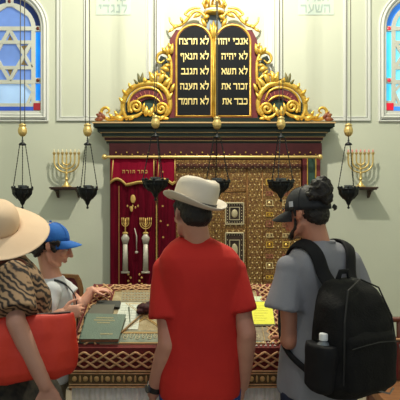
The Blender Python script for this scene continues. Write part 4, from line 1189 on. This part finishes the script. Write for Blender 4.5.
for q in (-1, 1):
    x = bs[0] + q * .09; mb.tube([(x, 2.2, .80), (x, 2.21, .47), (x + q * .008, 2.2, .06)], [.092, .072, .062], 16)
garment('jeans', t, m_jean, mb, disp=folds(.006, 8, .5, 5))
shoes(t, bs, yaw, mat('shoe_dark', rgb(40, 36, 34), .5))
# hair
def hp(hc, hM, s): return lambda x, y, z: V(hc) + hM @ (V((x, y, z)) * s)
f = hp(hc, hM, .97)
mb = MB().ell(f(0, -.020, .036), (.080 * .97, .094, .086), M=hM).ell(f(0, -.052, -.008), (.069, .058, .058), M=hM)
for q in (-1, 1): mb.tube([f(q * .074, .012, .04), f(q * .073, .008, .0), f(q * .072, .010, -.02)], [.012, .009, .005], 8, dome=True)
hairmesh('hair', t, m_hair, mb, .005, .003, 90)
# hat
def fedora(parent, f, hM, crown, m, mband):
    """f: local head frame function"""
    mb = MB(); n = 40; prof = []
    for (r, z, dent) in ((.094, 0, 0), (.0975, .02, 0), (.098, .05, 0), (.096, .082, 0), (.087, .104, .25), (.066, .116, .7), (.03, .112, 1), (.002, .108, 1)):
        ring = []
        for k in range(n):
            a = 2 * PI * k / n
            x = r * .90 * math.cos(a); y = r * 1.10 * math.sin(a)
            zz = z * (1.0 - .10 * (y / .1)) - dent * .022 * math.exp(-(x / .03) ** 2)
            px = x * (1 - .12 * max(0, math.sin(a)) * z / .11)
            ring.append(f(px, y - .012, crown + zz))
        prof.append(ring)
    mb.loft(prof)
    H_ = mb.build('hat', m, parent, smooth=True)
    br = MB(); rs = []
    for (rr, dz) in ((.088, .0), (.105, -.003), (.125, -.002), (.142, .006), (.1445, .010), (.142, .0115), (.125, .004), (.105, .003), (.088, .006)):
        ring = []
        for k in range(48):
            a = 2 * PI * k / 48; t_ = (rr - .088) / .056
            up = t_ * (.030 * abs(math.cos(a)) ** 2 - .018 * max(0, math.sin(a)) + .006 * max(0, -math.sin(a)))
            ring.append(f(rr * .92 * math.cos(a), rr * 1.06 * math.sin(a) - .012, crown + dz + up))
        rs.append(ring)
    br.loft(rs, cap=False, closed=True).build('brim', m, H_, smooth=True)
    bd_ = MB(); rs = []
    for (r, z) in ((.095, -.002), (.1005, -.001), (.1015, .021), (.0965, .022)):
        rs.append([f(r * .90 * math.cos(2 * PI * k / 48), r * 1.10 * math.sin(2 * PI * k / 48) - .012, crown + z) for k in range(48)])
    bd_.loft(rs, cap=False, closed=True).build('hat_band', mband, H_, smooth=True)
    return H_
hM2 = rotm(R_(-38), R_(-13), R_(8))
m_hat = mat('hat_cream', rgb(214, 204, 190), .75, col2=rgb(206, 194, 178), scale=10, bump=.1, bscale=200)
fedora(t, hp(hc + V((-.012, .0, .002)), hM2, 1.0), hM2, .045, m_hat, mat('hat_band_grey', rgb(70, 66, 64), .6))
wr = V(armsR[0][2]); dd = (wr - V(armsR[0][1])).normalized()
MB().tube([wr - dd * .042, wr - dd * .018], .0365, 18).build('watch_strap', mat('strap_black', rgb(20, 20, 22), .5), t, smooth=True, auto=.8)
MB().tube([wr - dd * .03 + V((-.026, -.018, 0)), wr - dd * .03 + V((-.034, -.024, 0))], .018, 16).build('watch_face', mat('watch_glass', rgb(60, 64, 70), .2), t)

# ===== man in the grey T-shirt with the backpack
yaw = R_(-28); bs = (.525, 2.2)
F = V((math.sin(yaw), math.cos(yaw), 0)); R = V((math.cos(yaw), -math.sin(yaw), 0))
hc = V((.462, 2.19, 1.565)); hM = rotm(R_(-50), R_(6), 0)
c = V((bs[0], bs[1], 0))
shl = c - R * .165 + V((0, 0, 1.325)); shr = c + R * .165 + V((0, 0, 1.34))
armsG = [(shl, V((.375, 2.10, 1.03)), V((.40, 2.33, .98)), (.1, 1, -.1), (0, .1, -1), 1, .4),
         (shr, c + R * .24 - F * .06 + V((0, 0, 1.06)), c + R * .20 + F * .16 + V((0, 0, .98)), (-.3, 1, .1), (-1, 0, -.3), -1, .4)]
t, b = person('bearded man in grey T-shirt and black cap with hair bun, seen from behind', bs, yaw, 1.69, .98, hc, hM, .97, armsG, skin_mat('skin_warm', (196, 136, 112), (180, 120, 98)))
eyes(b, hc, hM, .97)
m_grey = mat('tshirt_grey', rgb(134, 134, 142), .9, col2=rgb(126, 126, 134), scale=6, bump=.15, bscale=300)
mb = MB().loft(rings(bs, yaw, [(.79, .190, .142, 0), (.83, .190, .142, 0), (.95, .180, .134, 0), (1.08, .165, .122, .0), (1.2, .172, .122, 0), (1.29, .182, .118, -.005), (1.34, .180, .108, -.01), (1.375, .165, .095, -.012), (1.405, .135, .084, -.014), (1.428, .10, .070, -.012), (1.446, .068, .060, -.01, -.01)], 32))
sleeve(mb, shl, armsG[0][1].lerp(armsG[0][1] - R * .05, 1), .56, .058, .086); sleeve(mb, shr, armsG[1][1], .62, .060, .074)
ts = garment('grey_tshirt', t, m_grey, mb, disp=folds(.012, 7, .5, 8))
MB().tube([V((bs[0], bs[1], 1.440)) - F * .012 - R * .01 + R * (.066 * math.cos(a)) + F * (.059 * math.sin(a)) for a in [2 * PI * i / 28 for i in range(28)]], .0065, 8, closed=True).build('collar', m_grey, ts, smooth=True)
m_navy = mat('shorts_navy', rgb(26, 32, 56), .8)
mb = MB().loft(rings(bs, yaw, [(.72, .165, .12, 0), (.83, .160, .115, 0), (.90, .15, .105, 0)], 28))
for q in (-1, 1):
    p = c + R * q * .095; mb.tube([p + V((0, 0, .80)), p + V((0, 0, .48))], [.095, .09], 16)
garment('navy_shorts', t, m_navy, mb, disp=folds(.006, 8, .5, 5))
shoes(t, bs, yaw, mat('shoe_dark', rgb(40, 36, 34), .5))
f = hp(hc, hM, .97)
mb = MB().ell(f(0, -.022, .036), (.079 * .97, .092, .086), M=hM).ell(f(0, -.054, -.010), (.066, .055, .056), M=hM)
mb.tube([f(-.074, .014, .03), f(-.073, .012, -.01)], [.012, .006], 8, dome=True).tube([f(.074, .014, .03), f(.073, .012, -.01)], [.012, .006], 8, dome=True)
hairmesh('hair', t, m_hair, mb, .005, .003, 90)
bp = V((.511, 2.115, 1.665))
mb = MB().ell(bp, (.050, .046, .054)).ell(bp + V((-.028, 0, -.022)), (.034, .034, .034)).ell(bp + V((.016, 0, -.034)), (.036, .036, .034)).ell(bp + V((.008, 0, .03)), (.03, .03, .03)).tube([bp + V((-.02, .03, -.03)), hc + V((.03, 0, .06))], [.03, .05], 10, dome=True)
hairmesh('hair_bun', t, m_hair, mb, .005, .008, 55)
# beard
mb = MB()
for q in (-1, 1): mb.tube([f(q * .074, .014, -.022), f(q * .061, .022, -.062), f(q * .032, .066, -.100), f(0, .086, -.104)], [.005, .009, .012, .014], 10, dome=True)
hairmesh('beard', t, m_hair, mb, .004, .0025, 90)
def cap(parent, f, hM, s, m, name='cap', bill_len=.075, z0=.022, bill_drop=.0, sub=None, tall=1.0):
    mb = MB(); rs = []
    n = 36
    for i in range(10):
        t_ = i / 9; a0 = t_ * PI / 2
        ring = []
        for k in range(n):
            a = 2 * PI * k / n; r = math.cos(a0) ** .75 if i < 9 else .02
            ring.append(f(.0865 * r * math.cos(a), .106 * r * math.sin(a) - .014, z0 + .004 * math.sin(a) + (.108 - z0 * .3) * tall * math.sin(a0)))
        rs.append(ring)
    inner = []
    for i in range(9):
        t_ = i / 9; a0 = t_ * PI / 2
        inner.append([f(.0825 * math.cos(a0) ** .75 * math.cos(2 * PI * k / n), .102 * math.cos(a0) ** .75 * math.sin(2 * PI * k / n) - .014, z0 + .001 + (.103 - z0 * .3) * tall * math.sin(a0)) for k in range(n)])
    mb.loft(inner[::-1] + rs)
    K = mb.build(name, m, parent, smooth=True)
    bl = MB(); top_, bot = [], []
    nn = 22
    for j in range(5):
        row = []
        for i in range(nn + 1):
            a = R_(22) + (PI - R_(44)) * i / nn
            rr = j / 4; base = V((.086 * math.cos(a), .106 * math.sin(a) - .014, z0 + .002))
            ext = bill_len * math.sin((a - R_(22)) / (PI - R_(44)) * PI) ** .55
            p = base + V((math.cos(a) * .15, 1, 0)) * ext * rr
            p.z += -.016 * rr - bill_drop * rr * rr - .22 * (p.x ** 2) / .08 * rr
            row.append(p)
        top_.append(row)
    vs = [f(*p) for r in top_ for p in r] + [f(p.x, p.y, p.z - .004) for r in top_ for p in r]
    w1 = nn + 1; Mm = 5 * w1; fs = []
    for j in range(4):
        for i in range(nn):
            a = j * w1 + i; fs += [(a, a + 1, a + w1 + 1, a + w1), (a + Mm, a + Mm + w1, a + Mm + w1 + 1, a + Mm + 1)]
    for i in range(nn):
        for j in (0, 4): a = j * w1 + i; fs.append((a, a + 1, a + 1 + Mm, a + Mm))
    for j in range(4):
        for i in (0, nn): a = j * w1 + i; fs.append((a, a + w1, a + w1 + Mm, a + Mm))
    bl.add(vs, fs).build('bill', m, K, smooth=True, auto=.9)
    st = MB()
    for a in [k * PI / 3 for k in range(6)]:
        st.tube([f(.0875 * math.cos(b_) ** .75 * math.cos(a), .107 * math.cos(b_) ** .75 * math.sin(a) - .014, z0 + .109 * tall * math.sin(b_)) for b_ in [i * 1.5 / 8 for i in range(9)]], .0012, 4)
    st.build('seam', m, K)
    MB().ell(f(0, -.014, z0 + .112 * tall), (.008, .008, .005), seg=10, n=6).build('button', m, K, smooth=True)
    return K
m_cap = mat('cap_black', rgb(30, 32, 38), .8, col2=rgb(24, 26, 31), scale=20)
K = cap(t, f, hM, 1, m_cap, bill_len=.075, z0=.012, bill_drop=.012)
q0 = f(-.088, .022, .042)
MB().tube([f(-.0885, .020, .030), f(-.0875, .020, .054)], [(.003, .010)] * 2, 8, up=tuple(hM @ V((1, 0, 0)))).build('logo_tag', mat('logo_white', rgb(190, 192, 196), .6), K)
MB().tube([f(.04, -.118, .02), f(.075, -.112, .012), f(.095, -.10, .006)], [(.004, .010)] * 3, 8, up=(0, 1, 0)).build('closing_strap', m_cap, K)

shirt_tree = bvh(ts)
# backpack (worn, a thing of its own)
m_bp = mat('backpack_black', rgb(15, 15, 17), .8, spec=.25, col2=rgb(11, 11, 13), scale=18, bump=.3, bscale=140)
m_bp2 = mat('backpack_web', rgb(22, 22, 25), .8, spec=.25)
pc = c - F * .245 - R * .052
bpk = thing('backpack', (pc.x, pc.y, .87), 'large black backpack with a bottle in its side pocket, worn by the man in grey', 'backpack')
bpc = (pc.x, pc.y)
def bring(rows, n=28, sup=3.2): return rings(bpc, yaw, rows, n, sup)
mb = MB().loft(bring([(.865, .10, .05, .02), (.88, .150, .09, .0), (.93, .158, .105, -.01), (1.05, .160, .112, -.01), (1.15, .155, .102, -.005), (1.22, .145, .088, .01), (1.265, .120, .070, .025), (1.297, .085, .045, .035), (1.307, .05, .025, .04)]))
body_ = garment('pack_body', bpk, m_bp, mb, .009, 2, folds(.010, 8, .8, 2))
mb = MB().loft(rings((pc.x - F.x * .085, pc.y - F.y * .085), yaw, [(.90, .10, .03, 0), (.92, .128, .045, 0), (1.03, .132, .05, 0), (1.11, .122, .042, 0), (1.135, .09, .022, .01)], 24, 3))
garment('front_pocket', bpk, m_bp, mb, .009, 2, folds(.006, 9, .8, 4))
mb = MB().loft(rings((pc.x - R.x * .162, pc.y - R.y * .162), yaw, [(.90, .030, .05, 0), (.92, .042, .066, 0), (1.05, .045, .072, -.01), (1.082, .043, .068, -.01)], 20, 2.6))
garment('side_pocket', bpk, m_bp2, mb, .008, 1, folds(.004, 12, .8, 4))
zf = MB()
def pkp(x, d, z): return V((pc.x, pc.y, z)) + R * x + F * d
zf.tube([pkp(x, d, z) for x, d, z in ((-.13, -.092, .94), (-.135, -.10, 1.05), (-.122, -.088, 1.17), (-.08, -.062, 1.28), (0, -.045, 1.315), (.08, -.062, 1.28), (.122, -.088, 1.17), (.135, -.10, 1.05), (.13, -.092, .94))], .0035, 6)
zf.build('zip', mat('zip_grey', rgb(26, 26, 29), .6), body_)
zf = MB(); zf.tube([pkp(x, d, z) for x, d, z in ((-.118, -.122, 1.08), (-.06, -.134, 1.09), (0, -.138, 1.095), (.06, -.134, 1.09), (.118, -.122, 1.08))], .002, 6); zf.build('zip', MATS['zip_grey'], body_)
zf = MB(); zf.tube([pkp(.118, -.13, 1.07), pkp(.12, -.138, 1.045)], [.003, .004], 6); zf.build('zip_pull', mat('pull_silver', rgb(150, 150, 155), .4, metal=.5), body_)
MB().tube([pkp(-.03, .045, 1.30), pkp(-.02, .04, 1.335), pkp(.02, .04, 1.335), pkp(.03, .045, 1.30)], [(.004, .011)] * 4, 8, dome=True).build('grab_handle', m_bp2, bpk, smooth=True)
MB().tube([pkp(.02, -.11, .905), pkp(.08, -.115, .885), pkp(.13, -.09, .89)], .003, 6).build('reflective_piping', mat('piping_grey', rgb(120, 120, 122), .4), bpk)
for q in (-1, 1):
    base_ = V((c.x, c.y, 0))
    raw = [base_ + R * q * .080 - F * .10 + V((0, 0, 1.30)), base_ + R * q * .095 - F * .10 + V((0, 0, 1.38)), base_ + R * q * .105 - F * .05 + V((0, 0, 1.43)), base_ + R * q * .110 + F * .01 + V((0, 0, 1.44)), base_ + R * q * .112 + F * .08 + V((0, 0, 1.40)),
           base_ + R * q * .118 + F * .13 + V((0, 0, 1.30)), base_ + R * q * .132 + F * .13 + V((0, 0, 1.18)), base_ + R * q * .175 + F * .08 + V((0, 0, 1.06)), base_ + R * q * .19 - F * .02 + V((0, 0, .98)), base_ + R * q * .16 - F * .11 + V((0, 0, .93))]
    if q > 0: raw[0] = base_ + R * .055 - F * .1 + V((0, 0, 1.30)); raw[1] = base_ + R * .075 - F * .10 + V((0, 0, 1.38))
    lo_ = lay_on(shirt_tree, smoothpath(raw, 5), .011)
    P3 = [a for a, b in lo_]; N3 = [b for a, b in lo_]
    P3 = [pkp(q * .055 + .03, .06, 1.255)] + P3 + [pkp(q * .15 + .02, .06, .92)]; N3 = [N3[0]] + N3 + [N3[-1]]
    P3, N3 = relax(P3, N3, 4); n = len(P3)
    band(P3, N3, [.031 if i < n * .62 else .013 for i in range(n)], .009).build('shoulder_strap', m_bp2, bpk, smooth=True)
# bottle in the side pocket
q_ = pkp(-.165, -.024, 0)
bo = thing('water_bottle', (q_.x, q_.y, .925), 'clear plastic water bottle with a white cap, standing in the black backpack side pocket', 'bottle')
MB().lathe([(.001, .925), (.028, .926), (.030, .935), (.030, 1.04), (.029, 1.06), (.024, 1.082), (.0135, 1.094), (.012, 1.1), (.001, 1.1)], (q_.x, q_.y, 0), 20).build('bottle_body', mat('bottle_clear', rgb(110, 116, 124), .12, spec=.8), bo, smooth=True)
MB().lathe([(.001, 1.098), (.0165, 1.098), (.0165, 1.118), (.0145, 1.122), (.001, 1.122)], (q_.x, q_.y, 0), 20).build('bottle_cap', mat('cap_white', rgb(225, 228, 232), .4), bo, smooth=True, auto=.7)
# ===== young visitor in the blue cap (left, reaching over the desk)
yaw = R_(78); bs = (-.80, 2.66)
F = V((math.sin(yaw), math.cos(yaw), 0)); R = V((math.cos(yaw), -math.sin(yaw), 0)); c = V((bs[0], bs[1], 0))
hc = V((-.772, 2.62, 1.392)); hM = rotm(R_(80), R_(20), 0)
shR = c + R * .15 + V((.02, 0, 1.165)); shL = c - R * .15 + V((.02, 0, 1.165))
wL = W(92, 290, 2.84) ; wR = W(62, 313, 2.45)
armsB = [(shL, V((-.66, 2.80, 1.035)), wL, (1, .08, .02), (.05, .1, -1), -1, .42),
         (shR, V((-.80, 2.44, 1.00)), wR, (1, .05, .12), (.1, 1, -.2), 1, .7)]
t, b = person('young person in a blue cap and white T-shirt, reaching across the desk', bs, yaw, 1.44, .86, hc, hM, .93, armsB, skin_mat('skin_light', (222, 166, 142), (208, 150, 128)), voxel=.0045, neckfrom=c + V((.02, 0, 1.17)))
eyes(b, hc, hM, .93)
f = hp(hc, hM, .93)
MB().tube([f(.020, .0995, -.0655), f(0, .1055, -.0645), f(-.020, .0995, -.0655)], [.0015, .0028, .0015], 6, dome=True).build('lips', mat('lips_rose', rgb(150, 84, 76), .5), b, smooth=True)
m_wt = mat('tshirt_white', rgb(206, 210, 216), .85, bump=.1, bscale=300)
mb = MB().loft(rings(bs, yaw, [(.68, .15, .115, 0), (.8, .15, .115, 0), (.95, .145, .11, .0), (1.05, .15, .11, .01), (1.13, .152, .102, .015), (1.18, .13, .085, .015), (1.205, .09, .066, .015), (1.222, .062, .056, .018)], 28))
sleeve(mb, shR, armsB[1][1], .6, .052, .062); sleeve(mb, shL, armsB[0][1], .6, .052, .062)
ts = garment('white_tshirt', t, m_wt, mb, disp=folds(.008, 9, .6, 6))
st = MB(); pts = [c + F * .03 + R * .10 + V((0, 0, 1.215)), c + F * .085 + R * .085 + V((0, 0, 1.19)), c + F * .135 + R * .07 + V((0, 0, 1.12)), c + F * .142 + R * .04 + V((0, 0, 1.04)), c + F * .142 + V((0, 0, .95)), c + F * .135 - R * .05 + V((0, 0, .85))]
P3 = smoothpath(pts, 5); st.tube(P3, [(.003, .008)] * len(P3), 8, up=tuple(F)); st.build('neck_strap', mat('strap_dark', rgb(36, 40, 52), .7), t, smooth=True)
mb = MB().loft(rings(bs, yaw, [(.64, .145, .105, 0), (.75, .14, .1, 0)], 24))
for q in (-1, 1):
    p = c + R * q * .08; mb.tube([p + V((0, 0, .68)), p + V((0, 0, .36))], [.085, .075], 14)
garment('shorts', t, mat('shorts_khaki', rgb(120, 110, 90), .8), mb)
shoes(t, bs, yaw, mat('shoe_white', rgb(190, 190, 190), .6), s=.86)
mb = MB().ell(f(0, -.024, .030), (.074, .086, .076), M=hM)
mb.ell(f(0, -.062, -.012), (.068, .048, .062), M=hM)
for (x, y, z, r) in ((.070, -.055, -.035, .026), (.066, -.075, -.010, .028), (.070, .012, -.006, .016), (.074, .028, -.016, .012), (.05, -.088, -.05, .026), (.06, -.06, -.065, .022), (0, -.1, -.05, .03), (0, -.1, -.015, .03), (.072, .036, .004, .012)):
    for q in (-1, 1): mb.ell(f(q * x, y, z), r * .95, seg=10, n=8)
random.seed(3)
for i in range(46):
    a = random.uniform(-2.5, 2.5) ; zz = random.uniform(-.07, .02)
    x = .078 * math.sin(a); y = -.022 - .086 * math.cos(a)
    if y > .03: zz = random.uniform(.018, .026); 
    elif y > -.022: zz = random.uniform(-.002, .03)
    mb.ell(f(x, y, zz), (.013, .013, .015), seg=8, n=6)
for q in (-1, 1):
    mb.tube([f(q * .076, .03, .03), f(q * .076, .032, .006), f(q * .070, .034, -.010)], [.012, .010, .005], 8, dome=True)
hairmesh('hair', t, mat('hair_curly', rgb(36, 24, 22), .6, col2=rgb(22, 15, 14), scale=60, bump=.5, bscale=160), mb, .004, .006, 70)
m_blue = mat('cap_blue', rgb(30, 104, 190), .8, col2=rgb(24, 92, 176), scale=14, bump=.15, bscale=100)
cap(t, hp(hc, rotm(R_(80), R_(1), 0), .95), hM, 1, m_blue, bill_len=.066, z0=.022, bill_drop=.006, tall=.95)

# ===== woman in the sun hat
yaw = R_(62); bs = (-.765, 2.02)
F = V((math.sin(yaw), math.cos(yaw), 0)); R = V((math.cos(yaw), -math.sin(yaw), 0)); c = V((bs[0], bs[1], 0))
hc = V((-.815, 2.03, 1.475)); hM = rotm(R_(35), R_(8), 0)
shR = c + R * .155 - F * .01 + V((0, 0, 1.325)); shL = c - R * .155 + V((0, 0, 1.325))
el = W(16, 322, 1.78); wr = W(45.5, 386, 1.80)
armsW = [(shR, el, wr, tuple((wr - el).normalized() + V((.02, .02, -.15))), (-.3, 1, 0), -1, .35),
         (shL, c - R * .24 + F * .0 + V((0, 0, 1.04)), c - R * .20 + F * .13 + V((0, 0, .84)), (.3, .1, -1), (.6, -1, 0), 1, .4)]
t, b = person('woman in a wide beige sun hat and tiger-striped top', bs, yaw, 1.60, .92, hc, hM, .93, armsW, skin_mat('skin_rosy', (188, 140, 122), (174, 124, 108)), voxel=.0055)
eyes(b, hc, hM, .93)
# tiger striped cloth
mt = bpy.data.materials.new('tiger_print'); mt.use_nodes = True; MATS['tiger_print'] = mt
nt_ = mt.node_tree; b_ = nt_.nodes['Principled BSDF']; b_.inputs['Roughness'].default_value = .8
tc = nt_.nodes.new('ShaderNodeTexCoord'); mp = nt_.nodes.new('ShaderNodeMapping'); mp.inputs['Rotation'].default_value = (R_(10), R_(-35), 0)
nt_.links.new(tc.outputs['Object'], mp.inputs[0])
wv = nt_.nodes.new('ShaderNodeTexWave'); wv.bands_direction = 'Z'; wv.inputs['Scale'].default_value = 17; wv.inputs['Distortion'].default_value = 9; wv.inputs['Detail'].default_value = 2; wv.inputs['Detail Scale'].default_value = 1.1
nt_.links.new(mp.outputs[0], wv.inputs['Vector'])
rp = nt_.nodes.new('ShaderNodeValToRGB'); rp.color_ramp.interpolation = 'LINEAR'
rp.color_ramp.elements[0].position = .22; rp.color_ramp.elements[0].color = rgb(30, 22, 20); rp.color_ramp.elements[1].position = .42; rp.color_ramp.elements[1].color = rgb(102, 76, 56)
e_ = rp.color_ramp.elements.new(.8); e_.color = rgb(146, 118, 90)
nt_.links.new(wv.outputs['Fac'], rp.inputs[0]); nt_.links.new(rp.outputs[0], b_.inputs['Base Color'])
mb = MB().loft(rings(bs, yaw, [(.86, .165, .125, 0), (.95, .16, .12, 0), (1.05, .15, .112, .0), (1.16, .17, .135, .02), (1.25, .172, .130, .02), (1.32, .165, .108, .01), (1.365, .125, .085, -.0), (1.39, .085, .066, -.01), (1.402, .065, .057, -.01)], 32))
sleeve(mb, shR, el, .86, .064, .082); sleeve(mb, shL, armsW[1][1], .8, .060, .075)
topg = garment('tiger_print_top', t, mt, mb, disp=folds(.009, 8, .6, 9))
m_sk = mat('skirt_black_lace', rgb(18, 18, 18), .8, col2=rgb(58, 54, 42), scale=42, detail=6)
mb = MB().loft(rings(bs, yaw, [(.30, .30, .26, .02), (.6, .27, .23, .02), (.85, .22, .18, .01), (.96, .16, .12, .0)], 40))
garment('skirt', t, m_sk, mb, .01, 2, folds(.016, 7, .25, 2))
shoes(t, bs, yaw, mat('shoe_brown', rgb(70, 48, 38), .6), s=.85)
f = hp(hc, hM, .93)
mb = MB().ell(f(0, -.022, .03), (.079, .094, .088), M=hM).ell(f(0, -.058, -.045), (.070, .046, .080), M=hM)
for q in (-1, 1): mb.tube([f(q * .07, .02, .03), f(q * .075, -.01, -.04), f(q * .066, -.03, -.10)], [.02, .022, .014], 8, dome=True)
hairmesh('hair', t, mat('hair_brown', rgb(70, 40, 28), .6, col2=rgb(52, 30, 22), scale=60, bump=.5, bscale=160), mb, .005, .004, 70)
# floppy hat
m_sun = mat('straw_beige', rgb(226, 198, 168), .8, col2=rgb(218, 188, 158), scale=6)
hatM = Matrix.Rotation(R_(30), 3, 'X') @ Matrix.Rotation(R_(14), 3, 'Y')
hcn = V((-.818, 2.01, 1.518))
fh = lambda x, y, z: hcn + hatM @ V((x, y, z))
mb = MB(); rs = []
for i in range(10):
    a0 = (i / 9) * PI / 2; r = math.cos(a0) ** .62 if i < 9 else .02
    rs.append([fh(.088 * r * math.cos(2 * PI * k / 40) , .1 * r * math.sin(2 * PI * k / 40), .002 + .098 * math.sin(a0)) for k in range(40)])
K = mb.loft(rs).build('sun_hat', m_sun, t, smooth=True)
mb = MB(); rs = []
prof = [(0, 0), (.15, -.001), (.35, -.006), (.55, -.012), (.75, -.018), (.93, -.024), (1, -.024), (.93, -.028), (.75, -.022), (.55, -.016), (.35, -.010), (.15, -.005), (0, -.004)]
for rr, dz in prof:
    ring = []
    for k in range(64):
        a = 2 * PI * k / 64
        o_ = rr * (.112 + .010 * math.sin(2 * a + .6)); x = (.086 + o_) * math.cos(a); y = (.098 + o_) * math.sin(a)
        wv_ = rr * rr * (.006 * math.sin(3 * a + .9) + .006 * math.sin(2 * a + 2.4))
        ring.append(fh(x, y, .004 + dz + wv_))
    rs.append(ring)
mb.loft(rs, cap=False, closed=True).build('brim', m_sun, K, smooth=True)
# red tote bag between arm and body
tb0 = c + R * .235 - F * .05; bagyaw = yaw + R_(6)
FB = V((math.sin(bagyaw), math.cos(bagyaw), 0)); RB = V((math.cos(bagyaw), -math.sin(bagyaw), 0))
tote = thing('tote_bag', (tb0.x, tb0.y, .95), 'bright orange-red shoulder bag hanging under the arm of the woman in the sun hat', 'bag')
m_tote = mat('tote_red', rgb(206, 50, 28), .55, col2=rgb(192, 42, 24), scale=7, bump=.15, bscale=40)
mb = MB(); rs = []
for z, hw, hd in ((.960, .19, .018), (.970, .235, .035), (1.0, .252, .050), (1.065, .256, .052), (1.135, .250, .040), (1.185, .245, .022), (1.198, .243, .014)):
    rg = []
    for k in range(36):
        a = 2 * PI * k / 36; ca, sa = math.cos(a), math.sin(a)
        p = V((tb0.x, tb0.y, z)) + FB * (hw * math.copysign(abs(ca) ** .5, ca)) + RB * (hd * math.copysign(abs(sa) ** .9, sa))
        p.z -= .02 * math.cos(a) ** 2 * (1 if z > 1.1 else 0) * -1 * 0
        rg.append(p)
    rs.append(rg)
garment('bag_body', tote, m_tote, mb.loft(rs), .007, 2, folds(.010, 9, .5, 1))
m_str = mat('bag_strap_leather', rgb(112, 58, 44), .6)
top_tree = bvh(topg)
for q in (-1, 1):
    b3 = V((tb0.x, tb0.y, 0))
    raw = [shR - F * .125 - R * .04 + V((0, 0, -.12)), shR - F * .105 - R * .05 + V((0, 0, -.03)), shR - F * .055 - R * .055 + V((0, 0, .05)), shR - R * .06 + V((0, 0, .075)) + F * .008 * q, shR + F * .045 - R * .05 + V((0, 0, .05))]
    lo_ = lay_on(top_tree, smoothpath(raw, 5), .008); P3 = [a for a, b in lo_]; N3 = [b for a, b in lo_]
    P3 = [b3 - FB * .12 + RB * q * .03 + V((0, 0, 1.13)), b3 - FB * .12 + RB * q * .014 + V((0, 0, 1.198))] + P3 + [c + R * .125 + F * .085 + V((0, 0, 1.28)), b3 + FB * .06 + RB * (q * .014 - .02) + V((0, 0, 1.198)), b3 + FB * .06 + RB * q * .03 + V((0, 0, 1.13))]
    N3 = [N3[0]] * 2 + N3 + [V(tuple(R))] * 3
    P3, N3 = relax(P3, N3, 2)
    band(P3, N3, .016, .004).build('handle', m_str, tote, smooth=True)
zz = MB().tube([V((tb0.x, tb0.y, 1.198)) + FB * s_ for s_ in (-.23, 0, .23)], .005, 6); zz.build('zip', mat('zip_dark', rgb(60, 30, 24), .6), tote)
